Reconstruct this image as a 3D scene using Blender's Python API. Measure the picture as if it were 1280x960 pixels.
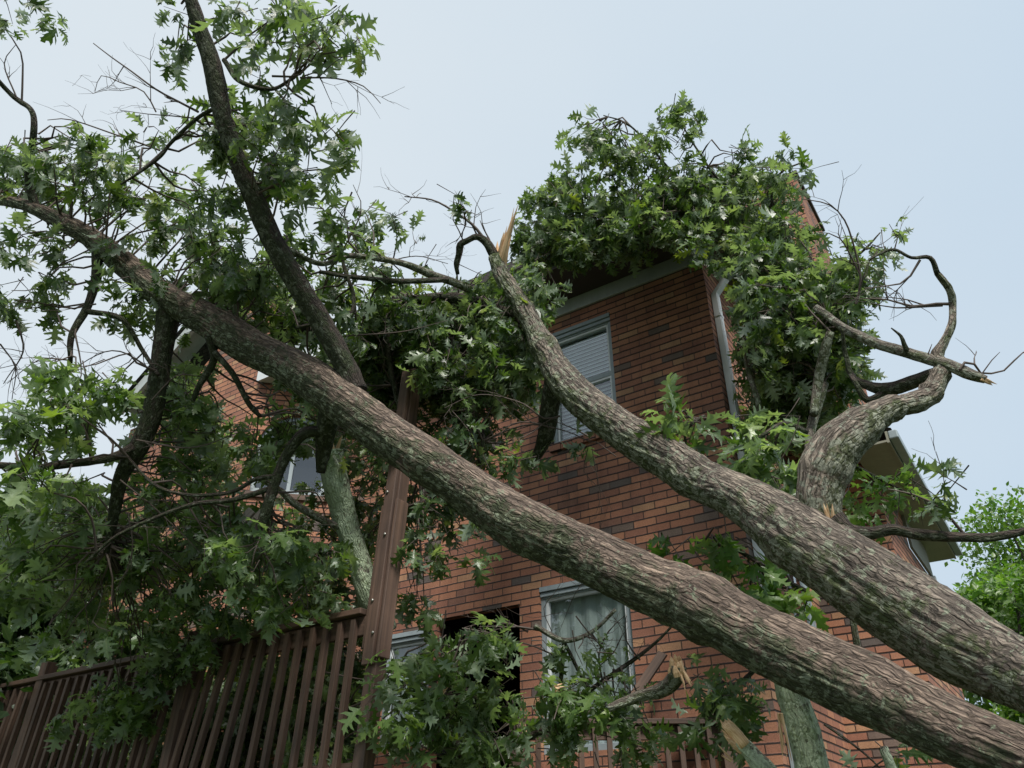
import bpy, math, random
import numpy as np
from mathutils import Vector, noise
random.seed(7); RNG = np.random.default_rng(7)
S = bpy.context.scene
COL = S.collection
for o in list(bpy.data.objects): bpy.data.objects.remove(o)

# ------------------------------------------------------------------ camera
F = 985.0; TH = math.radians(31.559); EYE = np.array([0.0, 0.0, 1.6])
cam = bpy.data.cameras.new('camera'); camo = bpy.data.objects.new('camera', cam); COL.objects.link(camo)
camo.location = EYE; camo.rotation_euler = (math.pi/2 + TH, 0, 0)
cam.sensor_width = 36; cam.lens = F/1280*36; cam.clip_end = 2000; cam.clip_start = 0.05
S.camera = camo
# ------------------------------------------------------------------ world and sun (overcast)
SUN_EL, SUN_AZ = math.radians(52), math.radians(166)      # azimuth from +Y clockwise: behind and right of the camera
W = bpy.data.worlds.new('World'); S.world = W; W.use_nodes = True
nt = W.node_tree; nt.nodes.clear()
def wn(t, **k):
    n = nt.nodes.new(t)
    for a, b in k.items(): setattr(n, a, b)
    return n
out = wn('ShaderNodeOutputWorld'); bg = wn('ShaderNodeBackground'); bg.inputs[1].default_value = 0.12
sky = wn('ShaderNodeTexSky', sky_type='NISHITA', sun_disc=False)
sky.sun_elevation = SUN_EL; sky.sun_rotation = SUN_AZ; sky.dust_density = 3.0; sky.air_density = 1.0
tc = wn('ShaderNodeTexCoord'); mp = wn('ShaderNodeMapping'); mp.inputs['Scale'].default_value = (1, 1, 2.2)
nz = wn('ShaderNodeTexNoise'); nz.inputs['Scale'].default_value = 1.6; nz.inputs['Detail'].default_value = 5; nz.inputs['Roughness'].default_value = 0.45
dot = wn('ShaderNodeVectorMath', operation='DOT_PRODUCT'); dot.inputs[1].default_value = (-0.62, 0.1, 0.45)
add = wn('ShaderNodeMath', operation='MULTIPLY_ADD'); add.inputs[1].default_value = 0.55
cr = wn('ShaderNodeValToRGB')
cr.color_ramp.elements[0].position = 0.12; cr.color_ramp.elements[0].color = (0.545, 0.67, 0.79, 1)
cr.color_ramp.elements[1].position = 0.85; cr.color_ramp.elements[1].color = (0.70, 0.775, 0.83, 1)
sc = wn('ShaderNodeVectorMath', operation='SCALE'); sc.inputs['Scale'].default_value = 6.5
mx = wn('ShaderNodeMix', data_type='RGBA'); mx.inputs[0].default_value = 0.94
L = nt.links.new
L(tc.outputs['Generated'], mp.inputs[0]); L(mp.outputs[0], nz.inputs['Vector'])
L(tc.outputs['Generated'], dot.inputs[0]); L(nz.outputs['Fac'], add.inputs[0]); L(dot.outputs['Value'], add.inputs[2])
L(add.outputs[0], cr.inputs[0]); L(cr.outputs[0], sc.inputs[0]); L(sky.outputs[0], mx.inputs[6]); L(sc.outputs[0], mx.inputs[7])
L(mx.outputs[2], bg.inputs[0]); L(bg.outputs[0], out.inputs[0])
sl = bpy.data.lights.new('sun', 'SUN'); so = bpy.data.objects.new('sun', sl); COL.objects.link(so)
sl.energy = 4.0; sl.angle = math.radians(16); sl.color = (1.0, 0.96, 0.9)
sd = Vector((math.sin(SUN_AZ)*math.cos(SUN_EL), math.cos(SUN_AZ)*math.cos(SUN_EL), math.sin(SUN_EL)))
so.rotation_euler = (-sd).to_track_quat('-Z', 'Y').to_euler()
S.view_settings.view_transform = 'Standard'; S.view_settings.look = 'None'; S.view_settings.exposure = 0.44; S.view_settings.gamma = 1
S.render.engine = 'CYCLES'; S.cycles.max_bounces = 6; S.cycles.transparent_max_bounces = 8

# ------------------------------------------------------------------ geometry helpers
cT, sT = math.cos(TH), math.sin(TH)
def ray(px, py):
    x = (px-640)/F; y = (480-py)/F
    return np.array([x, cT - sT*y, sT + cT*y])
def at(px, py, d):                                   # point seen at photo position px,py at depth d
    return EYE + ray(px, py)*d
U = np.array([-0.83018922, 0.55748171, 0]); V = np.array([0.55748171, 0.83018922, 0]); ZZ = np.array([0, 0, 1.0])
C0 = np.array([1.7775, 5.7, 0.0])
def H(u, v, z): return C0 + U*u + V*v + ZZ*z
def nrm(a): a = np.asarray(a, float); return a/ (np.linalg.norm(a)+1e-12)

def root(name, label, cat, loc=(0, 0, 0), group=None):
    o = bpy.data.objects.new(name, None); COL.objects.link(o); o.location = loc
    o.empty_display_size = 0.3
    o['label'] = label; o['category'] = cat
    if group: o['group'] = group
    o['_r'] = list(map(float, loc)); return o
def tag(o, label, cat, group=None):
    o['label'] = label; o['category'] = cat
    if group: o['group'] = group
    return o
class MB:
    def __init__(s): s.v = []; s.f = []; s.c = []
    def quad(s, pts, uv=None):
        i = len(s.v); s.v += [tuple(p) for p in pts]; s.c += uv or [(0, 0, 0)]*len(pts); s.f.append(tuple(range(i, i+len(pts))))
    def box(s, o, ax, ay, az):                       # corner o and three edge vectors; az is the grain direction
        o, ax, ay, az = map(np.asarray, (o, ax, ay, az))
        la, lb, lc = (np.linalg.norm(q) for q in (ax, ay, az)); r = random.random()*50
        def P(i, j, k): return o+ax*i+ay*j+az*k, (la*i+r, lb*j+r, lc*k+r)
        for q in (((0,0,0),(0,1,0),(1,1,0),(1,0,0)), ((0,0,1),(1,0,1),(1,1,1),(0,1,1)), ((0,0,0),(1,0,0),(1,0,1),(0,0,1)),
                  ((0,1,0),(0,1,1),(1,1,1),(1,1,0)), ((0,0,0),(0,0,1),(0,1,1),(0,1,0)), ((1,0,0),(1,1,0),(1,1,1),(1,0,1))):
            pc = [P(*t) for t in q]; s.quad([a for a, b in pc], [b for a, b in pc])
    def hbox(s, u0, u1, v0, v1, z0, z1, grain='u'):  # a box in the house frame
        o = H(u0, v0, z0); a, b, c = U*(u1-u0), V*(v1-v0), ZZ*(z1-z0)
        if grain == 'u': s.box(o, b, c, a)
        elif grain == 'v': s.box(o, c, a, b)
        else: s.box(o, a, b, c)
    def build(s, name, mat, parent=None, loc=None, smooth=False, bevel=0, merge=False):
        base = np.array(parent['_r']) if parent is not None else np.array(loc if loc is not None else (0, 0, 0), float)
        me = bpy.data.meshes.new(name)
        me.from_pydata([tuple(np.asarray(p)-base) for p in s.v], [], s.f)
        a = me.attributes.new('co', 'FLOAT_VECTOR', 'POINT'); a.data.foreach_set('vector', np.array(s.c, float).ravel())
        me.materials.append(mat)
        if smooth: me.polygons.foreach_set('use_smooth', [True]*len(me.polygons))
        me.validate()
        return finish(name, me, parent, base, bevel)
def finish(name, me, parent, base, bevel=0):
    o = bpy.data.objects.new(name, me); COL.objects.link(o)
    if parent is not None: o.parent = parent
    else: o.location = base
    o['_r'] = [float(x) for x in base]
    if bevel:
        import bmesh
        bm = bmesh.new(); bm.from_mesh(me); bmesh.ops.remove_doubles(bm, verts=bm.verts, dist=1e-5); bm.to_mesh(me); bm.free()
        m = o.modifiers.new('bevel', 'BEVEL'); m.width = bevel; m.segments = 2; m.limit_method = 'ANGLE'; m.angle_limit = 0.6
    return o

# ------------------------------------------------------------------ materials
def new_mat(name):
    m = bpy.data.materials.new(name); m.use_nodes = True; m.node_tree.nodes.clear()
    t = m.node_tree
    def N(ty, **k):
        n = t.nodes.new(ty); ins = k.pop('ins', {})
        for a, b in k.items(): setattr(n, a, b)
        for a, b in ins.items():
            if hasattr(b, 'links') or isinstance(b, bpy.types.NodeSocket): t.links.new(b, n.inputs[a])
            else: n.inputs[a].default_value = b
        return n
    o = N('ShaderNodeOutputMaterial'); b = N('ShaderNodeBsdfPrincipled'); t.links.new(b.outputs[0], o.inputs[0])
    return m, N, b, o, t
def rampn(N, fac, stops, interp='LINEAR'):
    r = N('ShaderNodeValToRGB', ins={0: fac}); e = r.color_ramp; e.interpolation = interp
    while len(e.elements) < len(stops): e.elements.new(0.5)
    for el, (p, c) in zip(e.elements, stops): el.position = p; el.color = (*c, 1) if len(c) == 3 else c
    return r.outputs[0]
def mixc(N, f, a, b, bt='MIX'):
    n = N('ShaderNodeMix', data_type='RGBA', blend_type=bt)
    for i, v in ((0, f), (6, a), (7, b)):
        if isinstance(v, bpy.types.NodeSocket): n.id_data.links.new(v, n.inputs[i])
        else: n.inputs[i].default_value = v if i == 0 else (*v, 1)
    return n.outputs[2]
def math_(N, op, a, b=None, c=None, clamp=False):
    n = N('ShaderNodeMath', operation=op, use_clamp=clamp)
    for i, v in enumerate((a, b, c)):
        if v is None: continue
        if isinstance(v, bpy.types.NodeSocket): n.id_data.links.new(v, n.inputs[i])
        else: n.inputs[i].default_value = v
    return n.outputs[0]
def co(N): return N('ShaderNodeAttribute', attribute_name='co').outputs['Vector']
def scaled(N, vec, s):
    n = N('ShaderNodeMapping', ins={0: vec}); n.inputs['Scale'].default_value = s; return n.outputs[0]
def noise_(N, vec, scale, detail=4, rough=0.55, dist=0):
    return N('ShaderNodeTexNoise', ins={'Vector': vec, 'Scale': scale, 'Detail': detail, 'Roughness': rough, 'Distortion': dist}).outputs['Fac']
def bump(N, h, s, d, b, nrmal=None):
    n = N('ShaderNodeBump', ins={'Height': h, 'Strength': s, 'Distance': d})
    if nrmal is not None: n.id_data.links.new(nrmal, n.inputs['Normal'])
    if b is not None: n.id_data.links.new(n.outputs[0], b.inputs['Normal'])
    return n.outputs[0]
def link(t, a, b): t.links.new(a, b)

def brick_mat():
    m, N, b, o, t = new_mat('brick'); v = co(N)
    sp = N('ShaderNodeSeparateXYZ', ins={0: v})
    wob = math_(N, 'MULTIPLY', math_(N, 'SUBTRACT', noise_(N, v, 3.0, 2), 0.5), 0.008)
    row = math_(N, 'DIVIDE', math_(N, 'ADD', sp.outputs[1], wob), 0.0677)
    rf = math_(N, 'FLOOR', row); rr = math_(N, 'FRACT', row)
    off = math_(N, 'MULTIPLY', math_(N, 'MODULO', rf, 2.0), 0.5)
    jit = N('ShaderNodeTexWhiteNoise', noise_dimensions='1D', ins={'W': rf}).outputs['Value']
    cx = math_(N, 'ADD', math_(N, 'DIVIDE', sp.outputs[0], 0.205), math_(N, 'MULTIPLY_ADD', jit, 0.12, off))
    cf = math_(N, 'FLOOR', cx); cc = math_(N, 'FRACT', cx)
    idv = N('ShaderNodeCombineXYZ', ins={0: cf, 1: rf}).outputs[0]
    wnz = N('ShaderNodeTexWhiteNoise', noise_dimensions='3D', ins={'Vector': idv}).outputs['Value']
    col = rampn(N, wnz, [(0, (.29,.130,.082)), (.2, (.35,.165,.098)), (.38, (.26,.118,.078)), (.52, (.385,.180,.105)), (.68, (.32,.145,.090)),
                         (.80, (.39,.22,.125)), (.87, (.22,.11,.076)), (.92, (.105,.086,.076)), (.96, (.15,.11,.09))], 'CONSTANT')
    n1 = noise_(N, scaled(N, v, (1, 1, 1)), 90, 5, .7); n2 = noise_(N, v, 2.2, 3)
    col = mixc(N, 1.0, col, rampn(N, n1, [(.3, (.72,.72,.72)), (.7, (1.22,1.2,1.18))]), 'MULTIPLY')
    col = mixc(N, 1.0, col, rampn(N, n2, [(.3, (.82,.82,.84)), (.7, (1.12,1.1,1.08))]), 'MULTIPLY')
    n3 = math_(N, 'MULTIPLY', math_(N, 'SUBTRACT', noise_(N, v, 40, 2), .5), .10)
    hj = rampn(N, math_(N, 'ADD', rr, n3), [(.15, (0,0,0)), (.24, (1,1,1))]); 
    vj = rampn(N, math_(N, 'ADD', cc, math_(N, 'MULTIPLY', n3, .3)), [(.022, (0,0,0)), (.045, (1,1,1))])
    st = noise_(N, scaled(N, v, (3.5, .7, 1)), 1.0, 6, .65, .3)
    col = mixc(N, 1.0, col, rampn(N, st, [(.32, (.74,.72,.72)), (.50, (1,1,1)), (.75, (1.08,1.06,1.04))]), 'MULTIPLY')
    col = mixc(N, vj, (.10,.06,.045), col); col = mixc(N, hj, (.030,.020,.017), col)  # bed joints near black: shadow of the raked mortar put into the colour
    link(t, col, b.inputs['Base Color']); b.inputs['Roughness'].default_value = .88
    hh = math_(N, 'MULTIPLY_ADD', n1, .18, math_(N, 'MINIMUM', hj, vj))
    bump(N, hh, 1.0, .012, b); return m
def bark_mat(name, top, dark, moss, lich, lichen_amt=.55, scale=1.0):
    m, N, b, o, t = new_mat(name); v = co(N)
    vs = scaled(N, v, (1, 1, .13)); vw = scaled(N, v, (1, 1, 1))
    ridg = noise_(N, vs, 62*scale, 7, .66, .9)
    vor = N('ShaderNodeTexVoronoi', feature='DISTANCE_TO_EDGE', ins={'Vector': mixc(N, .05, vs, N('ShaderNodeTexNoise', ins={'Vector': v, 'Scale': 12.0}).outputs['Color'], 'ADD'), 'Scale': 46.0*scale}).outputs['Distance']
    crack = rampn(N, vor, [(0, (0,0,0)), (.22, (1,1,1))])
    big = noise_(N, vw, 3.2, 5, .6)
    col = rampn(N, ridg, [(.30, dark), (.44, tuple(.5*a+.5*c for a, c in zip(top, dark))), (.54, top), (.70, tuple(min(1, c*1.7) for c in top))])
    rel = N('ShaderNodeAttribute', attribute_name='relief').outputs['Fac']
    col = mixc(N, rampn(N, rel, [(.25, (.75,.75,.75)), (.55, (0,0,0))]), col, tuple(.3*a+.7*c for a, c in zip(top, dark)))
    col = mixc(N, 1, col, rampn(N, big, [(.3, (.7,.66,.62)), (.5, (1,.97,.93)), (.72, (1.25,1.2,1.12))]), 'MULTIPLY')
    col = mixc(N, math_(N, 'MULTIPLY', math_(N, 'SUBTRACT', 1.0, crack), .6), col, dark)
    # moss and lichen grow in patches, thicker on the shaded lower side of the bole (attribute 'side')
    side = N('ShaderNodeAttribute', attribute_name='side').outputs['Fac']
    mp_ = math_(N, 'ADD', noise_(N, vw, 7, 8, .72, .3), math_(N, 'MULTIPLY', side, .26))
    mm = rampn(N, mp_, [(.60, (0,0,0)), (.70, (.88,.88,.88))])
    mcol = rampn(N, noise_(N, vw, 60, 5, .7), [(.35, tuple(c*.5 for c in moss)), (.68, tuple(c*1.6 for c in moss))])
    col = mixc(N, mm, col, mcol)
    lp = math_(N, 'ADD', noise_(N, vw, 26, 7, .68, .5), math_(N, 'MULTIPLY', side, .10))
    lo = .70 - .2*lichen_amt
    lm = rampn(N, lp, [(lo, (0,0,0)), (lo+.03, (.8,.8,.8))])
    lcol = rampn(N, noise_(N, vw, 90, 4), [(.3, tuple(c*.7 for c in lich)), (.7, lich)])
    col = mixc(N, lm, col, lcol)
    link(t, col, b.inputs['Base Color']); b.inputs['Roughness'].default_value = .82
    b.inputs['Specular IOR Level'].default_value = .3
    h = math_(N, 'MULTIPLY_ADD', crack, .5, ridg); h = math_(N, 'MULTIPLY_ADD', mm, .25, h)
    h = math_(N, 'MULTIPLY_ADD', noise_(N, vw, 110, 4, .7), .35, h)
    bump(N, h, 1.0, .022/scale, b); return m
def leaf_mat(name, cols, under, trans=.35):
    m, N, b, o, t = new_mat(name)
    r = N('ShaderNodeAttribute', attribute_name='rnd').outputs['Fac']
    c = rampn(N, r, cols); geo = N('ShaderNodeNewGeometry')
    c = mixc(N, geo.outputs['Backfacing'], c, mixc(N, .62, c, under))
    cv = N('ShaderNodeAttribute', attribute_name='co').outputs['Vector']; sp = N('ShaderNodeSeparateXYZ', ins={0: cv})
    rib = rampn(N, math_(N, 'ABSOLUTE', sp.outputs[1]), [(.0, (1,1,1)), (.035, (0,0,0))])
    c = mixc(N, math_(N, 'MULTIPLY', rib, .35), c, (.16,.20,.08))
    link(t, c, b.inputs['Base Color']); b.inputs['Roughness'].default_value = .38; b.inputs['Specular IOR Level'].default_value = .65
    tr = N('ShaderNodeBsdfTranslucent', ins={'Color': mixc(N, 1, c, (2.0, 2.2, .8), 'MULTIPLY')})
    ms = N('ShaderNodeMixShader', ins={0: trans, 1: b.outputs[0], 2: tr.outputs[0]}); link(t, ms.outputs[0], o.inputs[0])
    wv = noise_(N, scaled(N, cv, (1, 1, 1)), 9, 3); bump(N, wv, .5, .006, b)
    return m
def wood_mat(name, a, c, rough=.7, grain=(60, 60, 2.2)):
    m, N, b, o, t = new_mat(name); v = co(N)
    g = noise_(N, scaled(N, v, grain), 1.0, 6, .65, .4); w = noise_(N, v, 2.5, 4)
    col = rampn(N, g, [(.3, a), (.7, c)]); col = mixc(N, 1, col, rampn(N, w, [(.3, (.68,.68,.7)), (.72, (1.25,1.2,1.15))]), 'MULTIPLY')
    link(t, col, b.inputs['Base Color']); b.inputs['Roughness'].default_value = rough; bump(N, g, .5, .003, b); return m
def paint_mat(name, c, rough=.5, dirt=.25):
    m, N, b, o, t = new_mat(name); tcn = N('ShaderNodeTexCoord').outputs['Object']
    w = noise_(N, tcn, 5, 6, .7); s = noise_(N, scaled(N, tcn, (30, 30, 2)), 1, 3)
    col = mixc(N, math_(N, 'MULTIPLY', rampn(N, w, [(.45, (0,0,0)), (.75, (1,1,1))]), dirt), c, tuple(x*.45 for x in c))
    col = mixc(N, math_(N, 'MULTIPLY', rampn(N, s, [(.5, (0,0,0)), (.8, (1,1,1))]), dirt), col, tuple(x*.6 for x in c))
    link(t, col, b.inputs['Base Color']); b.inputs['Roughness'].default_value = rough; bump(N, w, .15, .002, b); return m

M_brick = brick_mat()
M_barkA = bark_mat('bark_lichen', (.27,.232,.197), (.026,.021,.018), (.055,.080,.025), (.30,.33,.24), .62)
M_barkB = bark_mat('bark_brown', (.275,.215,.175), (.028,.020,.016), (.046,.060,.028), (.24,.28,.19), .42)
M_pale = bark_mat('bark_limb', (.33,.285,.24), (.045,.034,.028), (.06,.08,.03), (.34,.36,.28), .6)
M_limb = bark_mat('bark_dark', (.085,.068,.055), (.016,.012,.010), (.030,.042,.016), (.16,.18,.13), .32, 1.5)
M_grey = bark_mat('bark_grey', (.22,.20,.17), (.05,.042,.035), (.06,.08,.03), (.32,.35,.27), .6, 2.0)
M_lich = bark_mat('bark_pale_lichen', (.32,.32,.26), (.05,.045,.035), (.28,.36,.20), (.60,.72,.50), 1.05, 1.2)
M_twig = wood_mat('twig_bark', (.05,.038,.03), (.12,.095,.08), .8, (200, 200, 20))
M_split = wood_mat('splintered_wood', (.46,.25,.11), (.86,.66,.42), .75, (240, 240, 8))
M_leaf = leaf_mat('leaf', [(0, (.020,.044,.013)), (.45, (.043,.084,.024)), (.82, (.085,.138,.036)), (1, (.19,.235,.045))], (.22,.28,.22), .34)
M_leafl = leaf_mat('leaf_light', [(0, (.036,.075,.020)), (.5, (.070,.125,.034)), (.9, (.125,.195,.052)), (1, (.19,.25,.05))], (.24,.31,.23), .36)
M_leafb = leaf_mat('leaf_bright', [(0, (.045,.11,.018)), (.6, (.085,.18,.03)), (1, (.16,.25,.045))], (.14,.20,.08), .4)
M_leafd = leaf_mat('leaf_far', [(0, (.014,.036,.010)), (.6, (.028,.068,.018)), (1, (.06,.11,.03))], (.06,.10,.05), .3)
M_deck = wood_mat('stained_deck_wood', (.045,.028,.019), (.120,.072,.050), .72, (40, 40, 1.6))
M_post = wood_mat('stained_post_wood', (.055,.034,.025), (.15,.092,.066), .7, (36, 36, 1.4))
M_trim = paint_mat('grey_trim', (.26,.31,.33), .5, .35)
M_frieze = paint_mat('frieze_paint', (.38,.41,.40), .5, .4)
M_white = paint_mat('white_metal', (.62,.65,.66), .4, .25)
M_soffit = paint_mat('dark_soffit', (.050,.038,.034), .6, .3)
M_beige = paint_mat('beige_soffit', (.24,.235,.18), .6, .3)
M_shaded = paint_mat('shaded_frieze', (.16,.155,.11), .6, .2)  # eave shadow put into this colour, a darkened beige
M_sid = paint_mat('pale_siding', (.30,.33,.34), .5, .3)
M_blind = paint_mat('blind', (.74,.78,.80), .4, .05)
M_curt = paint_mat('curtain', (.42,.47,.44), .8, .1)
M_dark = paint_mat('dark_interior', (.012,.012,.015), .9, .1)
M_metal, N, b, o, t = new_mat('bolt_metal'); b.inputs['Base Color'].default_value = (.35,.34,.31,1); b.inputs['Metallic'].default_value = .9
b.inputs['Roughness'].default_value = .45
def glass():
    m, N, b, o, t = new_mat('glass'); t.nodes.remove(b)
    g = N('ShaderNodeBsdfGlossy', ins={'Color': (.9,.95,1,1), 'Roughness': .02}); tr = N('ShaderNodeBsdfTransparent', ins={'Color': (.80,.85,.86,1)})
    fr = N('ShaderNodeLayerWeight', ins={'Blend': .5}); nn = bump(N, noise_(N, N('ShaderNodeTexCoord').outputs['Object'], 2.5, 2), .08, .01, None)
    t.links.new(nn, g.inputs['Normal']); fa = math_(N, 'MULTIPLY_ADD', math_(N, 'POWER', fr.outputs['Facing'], 3.0), .8, .12, clamp=True)
    mx = N('ShaderNodeMixShader', ins={0: fa, 1: tr.outputs[0], 2: g.outputs[0]}); link(t, mx.outputs[0], o.inputs[0]); return m
M_glass = glass()
def shingle():
    m, N, b, o, t = new_mat('shingles'); v = N('ShaderNodeTexCoord').outputs['Object']
    br = N('ShaderNodeTexBrick', ins={'Vector': v, 'Color1': (.06,.055,.05,1), 'Color2': (.035,.033,.032,1), 'Mortar': (.012,.012,.012,1), 'Scale': 5.0, 'Mortar Size': .02})
    link(t, mixc(N, 1, br.outputs[0], rampn(N, noise_(N, v, 60), [(.3, (.7,.7,.7)), (.7, (1.3,1.3,1.3))]), 'MULTIPLY'), b.inputs['Base Color'])
    b.inputs['Roughness'].default_value = .9; bump(N, br.outputs['Fac'], -.6, .01, b); return m
M_roof = shingle()
def ground_mat():
    m, N, b, o, t = new_mat('grass_ground'); v = N('ShaderNodeTexCoord').outputs['Object']
    a = noise_(N, v, .6, 6); c = noise_(N, v, 30, 6, .7)
    link(t, mixc(N, 1, rampn(N, a, [(.3, (.035,.05,.018)), (.7, (.07,.085,.03))]), rampn(N, c, [(.3, (.6,.6,.6)), (.7, (1.4,1.4,1.3))]), 'MULTIPLY'), b.inputs['Base Color'])
    b.inputs['Roughness'].default_value = .95; bump(N, c, .8, .03, b); return m

# ------------------------------------------------------------------ ground
g = MB(); g.quad([(-900, -900, 0), (900, -900, 0), (900, 900, 0), (-900, 900, 0)])
gr = g.build('ground', ground_mat()); gr['kind'] = 'structure'

# ------------------------------------------------------------------ house
house = root('brick_house', 'two-storey red brick house with white trimmed windows, struck by the fallen oaks', 'house', tuple(C0))
def wall_panel(mb, o, ds, L_, z0, z1, holes=(), s0=0.0, depth=.09, inward=None):
    """vertical wall from point o along ds, with rectangular holes (s0,s1,z0,z1) and brick returns"""
    ss = sorted({0, L_} | {h[0] for h in holes} | {h[1] for h in holes}); zs = sorted({z0, z1} | {h[2] for h in holes} | {h[3] for h in holes})
    for a, b_ in zip(ss, ss[1:]):
        for c, d in zip(zs, zs[1:]):
            ms, mz = (a+b_)/2, (c+d)/2
            if any(h[0] < ms < h[1] and h[2] < mz < h[3] for h in holes): continue
            P = [o+ds*a+ZZ*c, o+ds*b_+ZZ*c, o+ds*b_+ZZ*d, o+ds*a+ZZ*d]
            mb.quad(P, [(s0+a, c, 0), (s0+b_, c, 0), (s0+b_, d, 0), (s0+a, d, 0)])
    for h in holes:
        i = inward*depth
        for (sa, za, sb, zb) in ((h[0], h[2], h[0], h[3]), (h[1], h[2], h[1], h[3]), (h[0], h[3], h[1], h[3]), (h[0], h[2], h[1], h[2])):
            p, q = o+ds*sa+ZZ*za, o+ds*sb+ZZ*zb
            mb.quad([p, q, q+i, p+i], [(sa, za, 0), (sb, zb, 0), (sb+(depth if za == zb else depth), zb, 0), (sa+depth, za, 0)] if za != zb else
                    [(s0+sa, za+.03, 0), (s0+sb, za+.03, 0), (s0+sb, za+.06, 0), (s0+sa, za+.06, 0)])
EZ = 6.45
WIN = (0.985, 1.685, 4.99, 6.27); WIN2 = (1.01, 1.86, 2.35, 3.67); DOOR = (2.06, 2.98, 1.99, 3.56); WIN3 = (3.04, 3.60, 2.5, 3.50)
w = MB(); wall_panel(w, H(0, 0, 0), U, 4.29, 0, EZ, [WIN, WIN2, DOOR, WIN3], inward=V); w.build('front_wall', M_brick, house)
w = MB(); wall_panel(w, H(0, 0, 0), V, 1.95, 0, EZ+.3, [(.95, 1.6, 2.9, 4.1)], s0=.1, inward=U); w.build('side_wall', M_brick, house)
w = MB(); wall_panel(w, H(0, 1.95, 0), -U, 0.74, 0, 5.6, [], s0=.3); w.build('return_wall', M_brick, house)
w = MB(); wall_panel(w, H(-.74, 3.1, 0), V, 1.25, 0, 4.45, [], s0=.3, inward=U); w.build('garage_wall', M_brick, house)
w = MB(); wall_panel(w, H(-.74, 4.35, 0), U, 3.0, 0, 4.45, [], s0=.3, inward=U); w.build('rear_wall', M_brick, house)
# bay on the left with its cut corner
UB, VB = 5.13, -.84; D45 = nrm(V-U)
w = MB(); wall_panel(w, H(UB, VB, 0), U, 2.6, 0, 6.6, [], s0=.17); 
for k in range(20):                                   # gable triangle in courses
    z0 = 6.6+k*.0677; a = max(0, 0.0); e = 1.9-(k)*.085; e2 = 1.9-(k+1)*.085
    w.quad([H(UB, VB, z0), H(UB+e, VB, z0), H(UB+e2, VB, z0+.0677), H(UB, VB, z0+.0677)], [(.17, z0, 0), (.17+e, z0, 0), (.17+e2, z0+.0677, 0), (.17, z0+.0677, 0)])
w.build('bay_wall', M_brick, house)
# cut corner face with an arched opening
w = MB(); o45 = H(UB, VB, 0); inn = nrm(np.cross(ZZ, D45)); inn = inn if inn @ V > 0 else -inn
LW = 1.19; ac, ar, zs_ = .50, .40, 5.66
def q45(s, z, dd=0): return o45 + D45*s + ZZ*z + inn*dd
wall_panel(w, o45, D45, LW, 0, 5.08); 
for a, b_ in ((0, ac-ar), (ac+ar, LW)): w.quad([q45(a, 5.08), q45(b_, 5.08), q45(b_, EZ), q45(a, EZ)], [(a, 5.08, 0), (b_, 5.08, 0), (b_, EZ, 0), (a, EZ, 0)])
arc = [(ac-ar*math.cos(math.pi*k/16), zs_+ar*math.sin(math.pi*k/16)) for k in range(17)]
for (a, za), (b_, zb) in zip(arc, arc[1:]):
    w.quad([q45(a, za), q45(b_, zb), q45(b_, EZ), q45(a, EZ)], [(a, za, 0), (b_, zb, 0), (b_, EZ, 0), (a, EZ, 0)])
    w.quad([q45(a, za), q45(b_, zb), q45(b_, zb, .1), q45(a, za, .1)], [(a, .03, 0), (b_, .03, 0), (b_, .05, 0), (a, .05, 0)])
for s in (ac-ar, ac+ar): w.quad([q45(s, 5.08), q45(s, zs_), q45(s, zs_, .1), q45(s, 5.08, .1)], [(s, 5.08, 0), (s, zs_, 0), (s+.1, zs_, 0), (s+.1, 5.08, 0)])
w.build('corner_wall', M_brick, house)
aw = MB()
outl = [(ac-ar, 5.09)]+arc+[(ac+ar, 5.09)]; inl = [(ac+(s-ac)*.88, 5.14 if z < 5.1 else zs_+(z-zs_)*.88) for s, z in outl]
for (a, b_, c, d) in zip(outl, outl[1:], inl, inl[1:]):
    aw.quad([q45(*a, .05), q45(*b_, .05), q45(*d, .05), q45(*c, .05)]); aw.quad([q45(*c, .05), q45(*d, .05), q45(*d, .09), q45(*c, .09)])
aw.quad([q45(ac-ar, 5.09, .05), q45(ac+ar, 5.09, .05), q45(ac+ar, 5.145, .05), q45(ac-ar, 5.145, .05)])
aw.box(q45(ac-.02, 5.12, .055), D45*.04, inn*.03, ZZ*.92); aw.box(q45(ac-ar*.9, 5.60, .055), inn*.03, ZZ*.05, D45*ar*1.8)
awf = aw.build('arched_window', M_trim, house)
aw = MB(); aw.quad([q45(s, z, .085) for s, z in inl]); aw.build('pane', M_glass, awf)
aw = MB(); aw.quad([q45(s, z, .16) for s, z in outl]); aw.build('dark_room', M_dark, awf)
sb = MB(); sb.box(q45(ac-ar-.04, 5.01, -.03), inn*.12, ZZ*.065, D45*(2*ar+.08)); sb.build('window_sill', M_deck, house, bevel=.004)
# pale soffit over the cut corner and siding above it
sf = MB(); sf.quad([H(UB, VB-.02, EZ), H(4.1, VB-.02, EZ), H(4.1, .2, EZ)]); sf.quad([H(UB, VB-.02, EZ+.02), H(4.1, VB-.02, EZ+.02), H(4.1, .2, EZ+.02)])
sf.hbox(UB-1.03, UB, VB-.06, VB-.02, EZ-.02, EZ+.13); sf.build('bay_soffit', M_white, house)
sg = MB()
for k in range(3):
    z0 = EZ+.13+k*.1; ue = UB-.8+k*.18
    sg.quad([H(UB-.02, VB-.03, z0), H(ue, VB-.03, z0), H(ue, VB-.005, z0+.1), H(UB-.02, VB-.005, z0+.1)]); sg.quad([H(UB-.02, VB-.03, z0), H(ue, VB-.03, z0), H(ue, VB, z0), H(UB-.02, VB, z0)])
sg.build('siding', M_sid, house)
# bay rake: fascia and roof slope, peak hidden to the right

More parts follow.
